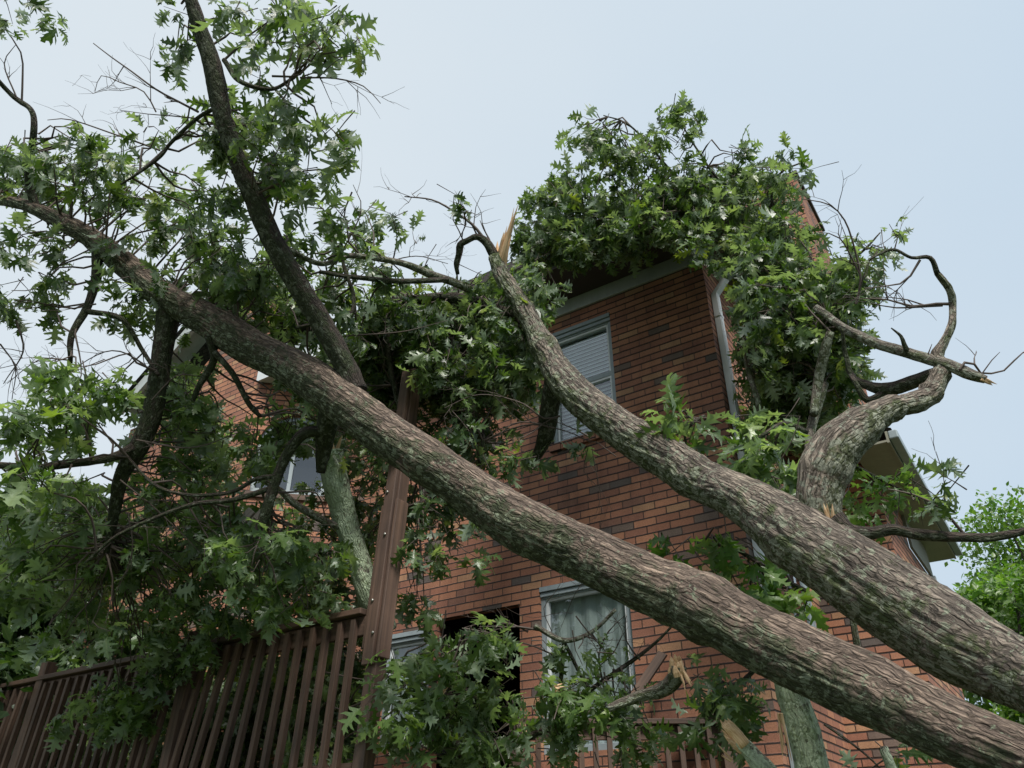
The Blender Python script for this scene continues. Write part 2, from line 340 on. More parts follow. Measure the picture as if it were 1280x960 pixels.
def on_v(px_, py_, vv):
    r_ = ray(px_, py_); p0 = C0+V*vv; return EYE+r_*(np.dot(V, p0-EYE)/np.dot(V, r_))
R0 = on_v(196, 452, VB-.3); R1 = on_v(296, 336, VB-.3); dd_ = R1-R0; R0 = R0-dd_*.5

rk = MB(); dR = R1-R0; rk.box(R0, V*.05, nrm(np.cross(V, dR))*(-.16 if np.cross(V, dR)[2] > 0 else .16), dR); rk.build('rake_board', M_frieze, house, bevel=.004)
rs = MB(); rs.quad([R0+V*.01, R1+V*.01, R1+V*.34, R0+V*.34]); rs.build('rake_soffit', M_frieze, house)
rf = MB(); up = ZZ*.05
rf.quad([R0+up-V*.03, R1+up-V*.03, R1+up+V*5, R0+up+V*5]); R2 = R1+(-(dd_*U).sum()*U*1.2)-ZZ*dd_[2]*1.5; R2 = R1-U*1.6-ZZ*1.45; rf.quad([R1+up-V*.03, R2+up+V*1.2, R2+up+V*5, R1+up+V*5]); rf.build('bay_roof', M_roof, house)
# main eaves, frieze, gutter and roof over the front wing
fz = MB(); fz.hbox(-.02, 4.3, -.028, -.002, 6.44, 6.60); fz.hbox(-.028, -.002, -.028, 1.9, 6.50, 6.72, 'v'); fz.build('frieze_board', M_frieze, house, bevel=.004)
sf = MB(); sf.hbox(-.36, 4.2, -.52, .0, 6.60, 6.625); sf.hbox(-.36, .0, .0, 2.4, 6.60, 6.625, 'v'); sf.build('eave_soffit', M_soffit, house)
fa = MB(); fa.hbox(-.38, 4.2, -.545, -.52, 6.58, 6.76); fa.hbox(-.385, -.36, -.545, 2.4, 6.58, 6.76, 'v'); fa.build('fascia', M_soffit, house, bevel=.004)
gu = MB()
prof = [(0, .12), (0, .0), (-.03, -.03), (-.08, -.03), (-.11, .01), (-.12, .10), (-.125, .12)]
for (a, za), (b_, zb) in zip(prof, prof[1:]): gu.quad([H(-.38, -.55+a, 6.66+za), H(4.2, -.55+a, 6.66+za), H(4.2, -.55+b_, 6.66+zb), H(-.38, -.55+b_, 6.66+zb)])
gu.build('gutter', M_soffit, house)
rf = MB(); e = 6.78; pk = 7.75
A_, B_, C_, D_ = H(-.42, -.66, e), H(4.4, -.66, e), H(4.4, 5.2, e), H(-.42, 5.2, e); P1, P2 = H(2.0, 2.2, pk), H(2.6, 2.2, pk)
rf.quad([A_, B_, P2, P1]); rf.quad([A_, P1, H(2.0, 5.2, pk), D_]); rf.quad([B_, C_, P2]); rf.quad([P2, C_, H(2.0, 5.2, pk), P1]); rf.build('main_roof', M_roof, house)
# right hand eave with pale soffit
ev = MB(); ev.hbox(-1.0, -.70, 1.25, 4.95, 4.80, 4.82, 'v'); ev.build('side_eave_soffit', M_beige, house)
ev = MB(); ev.hbox(-.775, -.748, 3.13, 4.35, 4.44, 4.80, 'v'); ev.build('side_frieze', M_shaded, house)
ev = MB(); ev.hbox(-1.02, -1.0, 1.25, 4.95, 4.79, 4.90, 'v'); ev.build('side_fascia', M_beige, house)
ev = MB(); ev.hbox(-1.10, -1.022, 1.25, 4.95, 4.82, 4.90, 'v'); ev.build('side_gutter', M_trim, house, bevel=.01)
rf = MB(); rf.quad([H(-1.06, 1.25, 4.92), H(-1.06, 5.0, 4.92), H(.9, 5.0, 6.0), H(.9, 1.25, 6.0)]); rf.build('side_roof', M_roof, house)
# chimney
CHT = 8.83
ch = MB()
def vface(mb, p, q, z0, z1, s0=0):
    l = np.linalg.norm(q-p); mb.quad([p+ZZ*z0, q+ZZ*z0, q+ZZ*z1, p+ZZ*z1], [(s0, z0, 0), (s0+l, z0, 0), (s0+l, z1, 0), (s0, z1, 0)])
c1, c2, c3, c4 = H(.12, 1.93, 0), H(-.745, 1.93, 0), H(-.745, 3.12, 0), H(.12, 3.12, 0)
for p, q in ((c1, c2), (c2, c3), (c3, c4), (c4, c1)): vface(ch, p, q, 0, CHT)
chim = ch.build('chimney', M_brick, house)
ch = MB(); ch.hbox(-.775, .15, 1.90, 3.15, CHT, CHT+.06); ch.build('chimney_cap', M_soffit, chim, bevel=.006)
# plinth of the chimney
# windows
def window(nm, s0, s1, z0, z1, meet, inner, plane_v=0.05):
    f = MB(); t_ = .045
    v0, v1 = plane_v-.02, plane_v+.035
    f.hbox(s0, s0+t_, v0, v1, z0, z1, 'z'); f.hbox(s1-t_, s1, v0, v1, z0, z1, 'z'); f.hbox(s0+t_, s1-t_, v0, v1, z1-.10, z1); f.hbox(s0+t_, s1-t_, v0, v1, z0, z0+.05)
    f.hbox(s0+.004, s1-.004, v0-.035, v0-.001, z1-.045, z1-.003); f.hbox(s0+.004, s1-.004, v0-.02, v0-.001, z1-.085, z1-.05)
    if meet:
        f.hbox(s0+t_, s1-t_, v0+.005, v1-.002, meet-.025, meet+.025)
    fr = f.build(nm, M_trim, house, bevel=.003)
    sh = MB()                                          # inner sash edges
    for zz0, zz1 in (((meet+.025, z1-.10), (z0+.05, meet-.025)) if meet else ((z0+.05, z1-.10),)):
        sh.hbox(s0+t_, s0+t_+.022, v0+.012, v1-.005, zz0, zz1, 'z'); sh.hbox(s1-t_-.022, s1-t_, v0+.012, v1-.005, zz0, zz1, 'z'); sh.hbox(s0+t_+.022, s1-t_-.022, v0+.012, v1-.005, zz1-.022, zz1)
    sh.build('sash', M_white, fr)
    p = MB(); p.quad([H(s0+t_, v1-.02, z0+.05), H(s1-t_, v1-.02, z0+.05), H(s1-t_, v1-.02, z1-.10), H(s0+t_, v1-.02, z1-.10)]); p.build('pane', M_glass, fr)
    b_ = MB()
    if inner == 'blind':
        k = 0; z = z0+.06
        while z < z1-.12:
            tz = .030 if z > (meet or 0) else .022
            b_.quad([H(s0+t_, v1+.015, z), H(s1-t_, v1+.015, z), H(s1-t_, v1+.035, z+tz), H(s0+t_, v1+.035, z+tz)]); z += .042
            b_.quad([H(s0+t_, v1+.0353, z-.042+tz), H(s1-t_, v1+.0353, z-.042+tz), H(s1-t_, v1+.017, z-.042+tz+.002), H(s0+t_, v1+.017, z-.042+tz+.002)])
        b_.build('blind', M_blind, fr)
    else:
        n = 26
        for k in range(n):
            a, c = s0+t_+(s1-s0-2*t_)*k/n, s0+t_+(s1-s0-2*t_)*(k+1)/n
            f1, f2 = .03+.012*math.sin(k*1.3), .03+.012*math.sin((k+1)*1.3)
            b_.quad([H(a, v1+f1, z0+.05), H(c, v1+f2, z0+.05), H(c, v1+f2, z1-.1), H(a, v1+f1, z1-.1)])
        b_.build('curtain', M_curt, fr, smooth=True)
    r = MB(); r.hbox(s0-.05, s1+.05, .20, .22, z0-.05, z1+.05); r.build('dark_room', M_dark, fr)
    return fr
window('window', *WIN, 5.60, 'blind'); window('window', *WIN2, None, 'curtain'); window('window', *WIN3, None, 'curtain')
si = MB()
for k in range(6): si.hbox(WIN[0]-.02+k*.123, WIN[0]-.02+(k+1)*.123-.006, -.035, .05, WIN[2]-.075, WIN[2]+.002)
si.build('window_sill', M_brick, house, bevel=.003)
# dark doorway: a real room behind it
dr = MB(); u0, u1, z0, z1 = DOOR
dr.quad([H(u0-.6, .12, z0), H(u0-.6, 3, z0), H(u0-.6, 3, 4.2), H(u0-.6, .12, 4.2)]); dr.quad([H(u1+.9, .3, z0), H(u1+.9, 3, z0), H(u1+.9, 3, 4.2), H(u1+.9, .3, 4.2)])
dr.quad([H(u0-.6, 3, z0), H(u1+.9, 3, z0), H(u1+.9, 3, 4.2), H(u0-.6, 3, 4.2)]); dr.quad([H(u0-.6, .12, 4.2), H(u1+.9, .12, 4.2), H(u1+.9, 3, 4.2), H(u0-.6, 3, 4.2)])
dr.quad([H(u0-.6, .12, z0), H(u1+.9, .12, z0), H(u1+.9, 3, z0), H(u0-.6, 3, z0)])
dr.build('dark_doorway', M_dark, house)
# side window in the side wall
f = MB(); f.hbox(-.01, .03, .95, 1.0, 2.9, 4.1, 'z'); f.hbox(-.01, .03, 1.55, 1.6, 2.9, 4.1, 'z'); f.hbox(-.01, .03, 1.0, 1.55, 4.04, 4.1, 'v'); f.hbox(-.01, .03, 1.0, 1.55, 2.9, 2.95, 'v')
f = f.build('window', M_trim, house, bevel=.003); p = MB(); p.quad([H(.02, 1, 2.95), H(.02, 1.55, 2.95), H(.02, 1.55, 4.04), H(.02, 1, 4.04)]); p.build('pane', M_glass, f)
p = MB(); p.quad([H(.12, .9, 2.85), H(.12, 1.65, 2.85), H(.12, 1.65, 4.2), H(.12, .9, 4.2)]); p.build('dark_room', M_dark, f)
# downspouts
def spout(u_, v_, z0, z1, mat, du=-.055, dv=.075):
    d = MB(); d.hbox(u_+du, u_, v_, v_+dv, z0, z1, 'z')
    for k in range(3): d.hbox(u_+du-.006, u_+du, v_+.012+k*.022, v_+.022+k*.022, z0, z1, 'z')
    d.hbox(u_-.004+du-.004, u_+.0, v_-.006, v_+dv+.006, z1-.26, z1-.23, 'z'); d.hbox(u_-.004+du-.004, u_+.0, v_-.006, v_+dv+.006, (z0+z1)/2, (z0+z1)/2+.03, 'z')
    d.build('downspout', mat, house, bevel=.004)
spout(-.006, .10, 3.0, 6.12, M_white); spout(-.006, .13, 0, 2.95, M_trim)
elb = MB(); elb.box(H(-.06, .10, 6.12), U*.055, V*.075, nrm(-U*.9+ZZ)*.42 - V*.0); elb.build('downspout_elbow', M_white, house, bevel=.004)
spout(-.745, 4.22, 3.6, 4.43, M_white)
# security camera under the corner
def tube_pts(P, R, segs=12):
    pass

# ------------------------------------------------------------------ tubes for trunks, limbs and twigs
def spline(P, step):
    P = np.array(P, float); Q = np.vstack([2*P[0]-P[1], P, 2*P[-1]-P[-2]]); outp = []
    for i in range(1, len(Q)-2):
        p0, p1, p2, p3 = Q[i-1], Q[i], Q[i+1], Q[i+2]
        n = max(1, int(np.linalg.norm((p2-p1)[:3])/step)); 
        for k in range(n):
            t_ = k/n; outp.append(.5*((2*p1)+(-p0+p2)*t_+(2*p0-5*p1+4*p2-p3)*t_*t_+(-p0+3*p1-3*p2+p3)*t_**3))
    outp.append(Q[-2]); return np.array(outp)
class TubeMB(MB):
    def __init__(s): super().__init__(); s.side = []; s.rel = []
    def tube(s, pts4, segs, step, disp=0.0, wob=0.0, cap=True, seed=0, knots=()):
        P = spline(pts4, step); n = len(P); X = P[:, :3].copy(); R = np.maximum(P[:, 3], .0008)
        if wob:
            for i in range(n):
                q = noise.noise_vector(Vector(X[i]*1.9+seed)); X[i] += np.array(q)*wob*min(1, i/8.0)
        T = np.gradient(X, axis=0); T /= np.linalg.norm(T, axis=1)[:, None]+1e-9
        a = np.cross(T[0], [0, 0, 1.]); a = a if np.linalg.norm(a) > .1 else np.cross(T[0], [1., 0, 0]); a = nrm(a)
        lens = np.concatenate([[0], np.cumsum(np.linalg.norm(np.diff(X, axis=0), axis=1))])
        base = len(s.v); phi = np.arange(segs)*2*math.pi/segs
        for i in range(n):
            a = nrm(a-T[i]*(a@T[i])); b_ = np.cross(T[i], a)
            r0 = R[i]
            for (kl, kw, ka) in knots: r0 *= 1+ka*math.exp(-((lens[i]-kl)/kw)**2)
            for ph in phi:
                dv = a*math.cos(ph)+b_*math.sin(ph); r = r0; cx, cy = math.cos(ph)*R[i], math.sin(ph)*R[i]
                if disp:
                    wz = noise.noise(Vector((cx*9, cy*9, lens[i]*5+seed)))*.035
                    q = Vector(((cx+wz)*34+seed, (cy+wz)*34, lens[i]*3.6))
                    w1 = noise.noise(q); ridge = 1-abs(w1)*2.6
                    w2 = noise.noise(Vector((cx*75, cy*75+seed, lens[i]*15))); w3 = noise.noise(Vector((cx*5+seed, cy*5, lens[i]*1.8))); w4 = noise.noise(Vector((cx*14, cy*14+seed, lens[i]*5)))
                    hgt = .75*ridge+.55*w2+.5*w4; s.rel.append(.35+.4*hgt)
                    r = r0*(1+.17*w3) + disp*(hgt-.75)
                p = X[i]+dv*r; s.v.append(tuple(p)); s.c.append((cx+seed, cy, lens[i])); s.side.append(max(0.0, min(1.0, .5-.9*dv[2])))
                if not disp: s.rel.append(.8)
        for i in range(n-1):
            for k in range(segs):
                k2 = (k+1) % segs; s.f.append((base+i*segs+k, base+i*segs+k2, base+(i+1)*segs+k2, base+(i+1)*segs+k))
        if cap:
            for i, rev in ((0, 1), (n-1, 0)):
                idx = [base+i*segs+k for k in range(segs)]; s.f.append(tuple(idx[::-1] if rev else idx))
        return X, R
    def build(s, name, mat, parent=None, loc=None, smooth=True, bevel=0):
        o = super().build(name, mat, parent, loc, smooth)
        if len(s.side) == len(s.v):
            at_ = o.data.attributes.new('side', 'FLOAT', 'POINT'); at_.data.foreach_set('value', s.side)
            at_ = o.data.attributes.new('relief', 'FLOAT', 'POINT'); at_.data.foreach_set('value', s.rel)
        return o
def px(path, d0=None):                              # (px, py, half width px, depth) -> xyz + radius in metres
    out_ = []
    for q in path:
        d = q[3] if len(q) > 3 else d0; oa = 1/math.sqrt(1+((q[0]-640)/F)**2+((q[1]-480)/F)**2)
        out_.append((*at(q[0], q[1], d), q[2]*d/F*.88*oa))
    return out_
SKEL = {}
def limb(parent, name, path, mat, segs=16, step=.03, disp=.0, wob=.0, skel=None, seed=None, d0=None, knots=()):
    t_ = TubeMB(); X, R = t_.tube(px(path, d0), segs, step, disp, wob, seed=seed if seed is not None else random.random()*20, knots=knots)
    if skel is not None: SKEL.setdefault(skel, []).extend(list(X[::3]))
    return t_.build(name, mat, parent)
def splinter(parent, p, d, r, length, n=14, name='splinter'):
    """jagged spikes of torn wood"""
    t_ = TubeMB(); d = nrm(d); a = nrm(np.cross(d, [.3, .2, 1.])); b_ = np.cross(d, a)
    for k in range(n):
        th = random.random()*6.28; rr = r*math.sqrt(random.random())*.85; o = p+(a*math.cos(th)+b_*math.sin(th))*rr - d*length*.12
        ll = length*random.uniform(.35, 1.0); w_ = r*random.uniform(.22, .55)
        e = o+d*ll+(a*random.gauss(0, .1)+b_*random.gauss(0, .1))*ll
        t_.tube([(*o, w_), (*(o*.6+e*.4), w_*.95), (*(o*.25+e*.75), w_*.6), (*e, .001)], 5, length/5, 0, 0, seed=k)
    return t_.build(name, M_split, parent, smooth=False)

# ------------------------------------------------------------------ oak leaves
half = [(.0, .0), (.10, .03), (.17, .09), (.24, .27), (.27, .23), (.29, .08), (.36, .10), (.44, .26), (.50, .40), (.51, .30), (.50, .11), (.58, .11), (.67, .20), (.76, .32), (.75, .20), (.73, .09), (.81, .08), (.90, .15), (.89, .05), (1.0, .0)]
segm = [(0, 5), (5, 10), (10, 15), (15, 19)]
mid = [0.0, .29, .50, .73, 1.0]
def leaf_template(curl, fold, twist):
    vs, fs = [], []
    mi = []
    for m_ in mid: mi.append(len(vs)); vs.append((m_, 0, 0))
    for sgn in (1, -1):
        ix = []
        for k, (x, y) in enumerate(half):
            if k == 0: ix.append(mi[0]); continue
            if k == len(half)-1: ix.append(mi[4]); continue
            ix.append(len(vs)); vs.append((x, y*sgn, 0))
        for j, (a, b_) in enumerate(segm):
            poly = [mi[j]] + ix[a if j else 1:b_+1] + ([mi[j+1]] if j < 3 else [])
            pp = []
            for q in poly:
                if q not in pp: pp.append(q)
            fs.append(pp if sgn < 0 else pp[::-1])
    v = np.array(vs, float); c = v.copy()
    x, y = v[:, 0], v[:, 1]; an = curl*x; 
    z = -np.sin(an*x)*.5*x + abs(y)*fold - (y*y)*1.1*abs(curl)+ y*twist*x
    v2 = np.stack([x*np.cos(an*.5), y, z], 1); return v2, c, fs
_T = [leaf_template(c, f_, t_) for c, f_, t_ in ((.5, .25, .2), (.9, .45, -.3), (1.3, .1, .3), (.2, .6, .0), (-.5, .3, .4))]
TEMPL = []
for k in range(14):
    v_, c_, f_ = leaf_template(random.choice((.3, .7, 1.1, 1.6, 2.1, -.6)), random.uniform(.05, .7), random.uniform(-.5, .5))
    w_ = random.uniform(.75, 1.15); jit = RNG.normal(0, .022, v_.shape); jit[:5] *= .3
    v_ = v_*np.array([1, w_, 1])+jit; v_[:, 1] += random.uniform(-.12, .12)*v_[:, 0]**2; TEMPL.append((v_, c_, f_))
def small_template():
    vs = np.array([(0, 0, 0), (.35, .26, .05), (1, 0, -.1), (.35, -.26, .05), (.6, .2, .02), (.6, -.2, .02)], float)
    return vs, vs.copy(), [[0, 1, 4, 2], [0, 2, 5, 3]]
class LeafBatch:
    def __init__(s, templ=None): s.T = templ or TEMPL; s.items = []          # (template, origin, R, size, rnd)
    def add(s, p, ax, nm, size, rnd):
        ax = nrm(ax); nm = nm-ax*(nm@ax); nm = nrm(nm); bi = np.cross(nm, ax)
        s.items.append((random.randrange(len(s.T)), p, np.array([ax, bi, nm]), size, rnd))
    def build(s, name, mat, parent=None, loc=None):
        base = np.array(parent['_r']) if parent is not None else np.array(loc if loc is not None else (0, 0, 0), float)
        Vv, Cc, Rn, loops, starts, tot = [], [], [], [], [], []; vo = 0; lo = 0
        for ti, p, R, sz, rnd in s.items:
            v, c, fs = s.T[ti]; v = v.copy(); v[:, 1] *= .85+.4*((rnd*37) % 1)
            Vv.append(v@R*sz + (p-base)); Cc.append(c); Rn.append(np.full(len(v), rnd))
            for f_ in fs: starts.append(lo); tot.append(len(f_)); loops += [q+vo for q in f_]; lo += len(f_)
            vo += len(v)
        if not Vv: return None
        Vv = np.vstack(Vv); me = bpy.data.meshes.new(name); me.vertices.add(len(Vv)); me.vertices.foreach_set('co', Vv.ravel())
        me.loops.add(len(loops)); me.loops.foreach_set('vertex_index', np.array(loops, dtype=np.int32))
        me.polygons.add(len(starts)); me.polygons.foreach_set('loop_start', np.array(starts, dtype=np.int32)); me.polygons.foreach_set('loop_total', np.array(tot, dtype=np.int32))
        me.update(calc_edges=True); me.validate()
        if len(me.vertices) == len(Vv):
            a = me.attributes.new('co', 'FLOAT_VECTOR', 'POINT'); a.data.foreach_set('vector', np.vstack(Cc).ravel())
            a = me.attributes.new('rnd', 'FLOAT', 'POINT'); a.data.foreach_set('value', np.concatenate(Rn))
        me.materials.append(mat); return finish(name, me, parent, base)
def rv(s=1.0): return RNG.normal(0, s, 3)
def spray(lb, tw, p, d, n=9, size=.15, twigr=.0028, droop=.55, hue=None):
    """a twig ending in a rosette of drooping oak leaves"""
    d = nrm(d); ln = random.uniform(.14, .30); hue = random.random() if hue is None else hue
    p0 = p-d*ln*.6; p1 = p+d*ln*.4+np.array([0, 0, -.03])
    pts = [(*p0, twigr*1.5), (*((p0+p1)/2+rv(.015)), twigr), (*p1, twigr*.6)]
    tw.tube(pts, 4, .08, cap=False)
    for k in range(n):
        t_ = random.uniform(.25, 1.0)**.6; o = p0+(p1-p0)*t_
        rad = rv(); rad = nrm(rad-d*(rad@d)); ax = nrm(d*random.uniform(.1, .9)+rad*random.uniform(.6, 1.1)+np.array([0, 0, -droop*random.uniform(.3, 1.6)]))
        pet = o+ax*random.uniform(.015, .05)
        nm = np.array([0, 0, 1.0])*random.uniform(.2, 1)+rv(.55)
        lb.add(pet, ax, nm, size*random.choice((.5, .75, .9, 1.0, 1.1, 1.25))*random.uniform(.9, 1.1), min(1, max(0, .55*hue+.45*random.random()+random.gauss(0, .12))))
class Rec:
    def __init__(s): s.calls = []
    def tube(s, *a, **k): s.calls.append((a, k))
def foliage(parent, blobs, mat, skel=None, size=.15, name='foliage', dens=1.0, twigmat=None, link_=.5, droop=.55, maxlink=1.3):
    """blobs: (px, py, rx, ry, depth, depth half spread, density)"""
    lb = LeafBatch(); tw = Rec(); sk = np.array(SKEL.get(skel, [])) if skel else np.zeros((0, 3))
    for (bx, by, rx, ry, d, dd, de) in blobs:
        ar_ = math.pi*rx*ry; per = (.30*F/d)**2
        n = max(1, int(round(ar_/per*6.0*de*dens)))
        c = at(bx, by, d)
        for k in range(n):
            th = random.random()*6.283; rr = math.sqrt(random.random())*.88; dz = random.uniform(-1, 1)
            p = at(bx+rx*rr*math.cos(th), by+ry*rr*math.sin(th), d+dd*dz)
            out_ = nrm(p-c+rv(.05)) if n > 2 else rv()
            dr_ = out_*.8+rv(.45)+np.array([0, 0, -.25])
            spray(lb, tw, p, dr_, random.randint(7, 11), size, droop=droop)
            if len(sk) and random.random() < link_:
                D = np.linalg.norm(sk-p, axis=1); j = int((D+RNG.uniform(0, .45, len(D))).argmin())
                if .15 < D[j] < maxlink:
                    q = sk[j]; m_ = (q+p)/2+np.array([0, 0, .12*D[j]])+rv(.07*D[j]); m2 = q*.25+p*.75+rv(.05*D[j])+np.array([0, 0, .06*D[j]])
                    tw.tube([(*q, .008), (*(q*.5+m_*.5+rv(.03)), .007), (*m_, .0055), (*m2, .004), (*p, .0025)], 5, .07, wob=.03, cap=False, seed=random.random()*9)
    if len(tw.calls) <= 40:
        for a_, k_ in tw.calls: t1 = TubeMB(); t1.tube(*a_, **k_); t1.build('twig', twigmat or M_twig, parent)
    else:
        t1 = TubeMB()
        for a_, k_ in tw.calls: t1.tube(*a_, **k_)
        t1.build('twigs', twigmat or M_twig, parent)
    return lb.build(name, mat, parent)
def bare_twigs(parent, anchors, mat=None, name='twig', segs=5):
    """anchors: paths (points, depth, radius, side shoots); each twig is a part of its own"""
    for (path, d, r_, ns) in anchors:
        tw = TubeMB()
        def shoot(p, d_, l, rr, lev):
            pts = [p]; cur = p.copy(); dd = nrm(d_)
            for k in range(4): dd = nrm(dd+rv(.24)+np.array([0, 0, .04])); cur = cur+dd*l/4; pts.append(cur.copy())
            tw.tube([(*q, rr*(1-.2*i)) for i, q in enumerate(pts)], 4, .06, cap=False)
            if lev:
                for k in range(random.randint(1, 3)): i = random.randint(1, 3); shoot(pts[i], dd+rv(.7), l*.55, rr*.65, lev-1)
        n = len(path); P = [(*at(x, y, d), r_*(1-.65*i/(n-1))) for i, (x, y) in enumerate(path)]
        X, R = tw.tube(P, segs, .05, wob=.012, cap=False)
        for k in range(ns):
            i = random.randint(1, len(X)-2); shoot(X[i], (X[i+1]-X[i-1])*8+rv(.6), random.uniform(.12, .38), R[i]*.7, 1)
        tw.build(name, mat or M_twig, parent)

# ------------------------------------------------------------------ fallen tree A (upper trunk)
tA = root('fallen_tree', 'upper fallen oak trunk, lichen patched, leaning on the front eave with a torn top', 'tree', tuple(at(1290, 845, 2.7)))
limb(tA, 'trunk', [(1420,905,72,2.35),(1290,842,66,2.75),(1190,793,67,3.0),(1085,730,61,3.3),(1010,680,50,3.55),(930,626,39,3.9),(850,580,32,4.3),(770,530,27,4.7),(706,477,24,5.1),(680,432,17,5.35),(652,385,14,5.55),(632,345,12,5.7),(620,318,10,5.8)],
     M_barkA, 132, .013, .0072, .03, 'A', seed=3.1, knots=((1.5, .10, .10), (2.2, .06, .06), (3.75, .09, .25), (4.1, .04, .1), (.7, .1, .05)))
limb(tA, 'limb', [(1040,700,34,3.55),(1026,650,35,3.6),(1028,605,36,3.65),(1045,562,37,3.7),(1078,532,29,3.75),(1112,512,20,3.8),(1145,503,16,3.85),(1162,494,17,3.9),(1172,478,15,3.93),(1178,460,12,3.96),(1172,444,9,4.0),(1180,428,7,4.02),(1190,405,7,4.05),(1191,380,6.5,4.1),(1187,362,6,4.1),(1172,342,4.5,4.1)],
     M_pale, 56, .012, .006, .0, 'A', seed=8.2, knots=((.42, .05, .10), (.72, .04, .1), (.80, .02, -.08), (.93, .03, .16), (.98, .015, -.1), (1.08, .03, .14), (1.2, .02, .2), (1.32, .015, .2), (1.45, .015, .15)))
limb(tA, 'branch', [(1172,343,4.5),(1163,322,3.6),(1140,322,2.6),(1118,312,2.4),(1098,318,2),(1085,325,1.5)], M_limb, 10, .02, .0, .01, 'A', d0=4.1)
limb(tA, 'branch', [(1170,465,9,3.98),(1140,477,12,4.1),(1110,486,11,4.2),(1085,482,8,4.3),(1065,470,5,4.35),(1056,440,4,4.4),(1052,410,3,4.4)], M_limb, 20, .015, .004, .01, 'A')
limb(tA, 'branch', [(1110,490,8,4.2),(1085,500,6,4.25),(1070,478,4,4.3),(1060,462,3,4.4)], M_limb, 12, .02, .002, .01, 'A')
limb(tA, 'branch', [(1045,648,15,3.5),(1062,664,13,3.45),(1090,666,11,3.42),(1115,662,10,3.4),(1150,669,10,3.4),(1200,673,9,3.38),(1240,673,8,3.36),(1280,665,7,3.34),(1340,645,6,3.3)], M_limb, 28, .012, .003, .008, 'A')
limb(tA, 'limb_stub', [(694,468,15,5.2),(688,505,14,5.25),(684,540,13,5.3),(676,562,9,5.35),(667,580,4,5.4)], M_limb, 24, .015, .004, .01, 'A')
limb(tA, 'branch', [(618,320,8,5.8),(608,303,6.5,5.8),(596,296,5,5.8),(584,301,4.5,5.8),(575,306,5,5.8),(573,318,3.8,5.8),(570,330,4,5.8),(572,343,3,5.8)], M_limb, 14, .02, .003, .0, 'A')
bare_twigs(tA, [([(606,300),(590,280),(565,262),(540,250),(505,246)], 5.8, .013, 5), ([(598,298),(592,285),(585,272),(590,262)], 5.8, .008, 2), ([(612,300),(604,285),(600,275)], 5.8, .007, 1),
     ([(1205,668),(1190,650),(1165,628),(1140,618),(1110,612)], 3.4, .008, 3), ([(1180,636),(1182,615),(1178,604)], 3.4, .005, 1), ([(1150,325),(1138,345),(1125,355),(1105,358),(1080,360)], 4.1, .007, 3),
     ([(1188,380),(1170,380),(1140,383),(1110,375),(1080,373)], 4.1, .009, 4), ([(1178,382),(1120,385),(1085,378)], 4.1, .006, 3), ([(1118,312),(1122,298),(1112,280)], 4.1, .004, 1),
     ([(1070,380),(1076,350),(1068,310),(1055,275),(1035,255),(1000,248)], 4.6, .008, 5), ([(1076,345),(1050,298),(1022,290)], 4.6, .006, 2)])
splinter(tA, at(627,322,5.8), at(645,252,5.8)-at(627,322,5.8), .045, .45, 16)
splinter(tA, at(1042,655,3.5), at(1040,628,3.5)-at(1044,655,3.5), .022, .11, 6)

# ------------------------------------------------------------------ fallen tree B (lower trunk)
tB = root('fallen_tree', 'lower fallen oak trunk, brown barked, lying across the front of the tall deck post', 'tree', tuple(at(1280, 955, 2.5)))
limb(tB, 'trunk', [(1430,1030,72,2.15),(1290,958,64,2.45),(1150,892,57,2.8),(1000,818,54,3.15),(900,770,49,3.4),(850,748,47,3.55),(800,728,43,3.65),(737,700,41,3.85),(665,660,39,4.0),(600,622,38,4.15),(515,562,34,4.35),(440,508,31,4.55),(350,452,27,4.85),(270,405,26,5.1),(208,368,23,5.3),(150,327,20,5.45),(100,290,16,5.6),(45,260,12,5.75),(0,250,10,5.85),(-80,238,8,6.0)],
     M_barkB, 132, .013, .0072, .028, 'B', seed=1.4, knots=((1.62, .07, .14), (1.8, .05, .06), (2.6, .08, .05), (3.3, .06, .06), (4.3, .15, .1), (.9, .08, .04)))
limb(tB, 'limb', [(445,490,18,4.6),(422,445,17,4.65),(395,395,16,4.7),(365,345,17,4.7),(332,275,17,4.7),(300,205,15,4.7),(275,135,15,4.7),(262,80,15,4.7),(246,22,13,4.7),(225,-60,11,4.7)], M_limb, 40, .016, .006, .02, 'B')
limb(tB, 'limb', [(212,378,19,5.25),(205,430,16,5.2),(192,500,15,5.15),(175,552,15,5.1),(155,590,12,5.1),(143,640,8,5.1),(130,690,5,5.1)], M_limb, 32, .016, .005, .02, 'B')
limb(tB, 'branch', [(176,556,11,5.1),(140,572,8,5.0),(95,578,7,5.0),(45,583,6,4.9),(-40,580,6,4.9)], M_limb, 20, .02, .003, .02, 'B')
limb(tB, 'branch', [(122,312,10,5.5),(120,350,8,5.4),(108,385,7,5.3),(88,420,6,5.2),(86,455,4,5.2)], M_limb, 16, .02, .003, .02, 'B')
limb(tB, 'branch', [(104,388,5,5.3),(150,400,4,5.2),(180,440,3.5,5.2),(200,470,3,5.1)], M_limb, 10, .02, .0, .02, 'B')
limb(tB, 'limb', [(415,500,17,4.7),(408,535,15,4.75),(404,560,12,4.8),(400,590,7,4.8)], M_limb, 24, .02, .004, .01, 'B')
limb(tB, 'branch', [(408,540,9,4.75),(380,542,9,4.7),(358,570,8,4.7),(343,605,8,4.65),(330,645,9,4.6),(318,672,6,4.6)], M_limb, 20, .02, .004, .01, 'B')
limb(tB, 'branch', [(340,610,4.5,4.65),(290,625,4,4.6),(235,632,3.5,4.6),(160,660,3,4.6),(110,700,2,4.6)], M_limb, 10, .02, .0, .03, 'B')
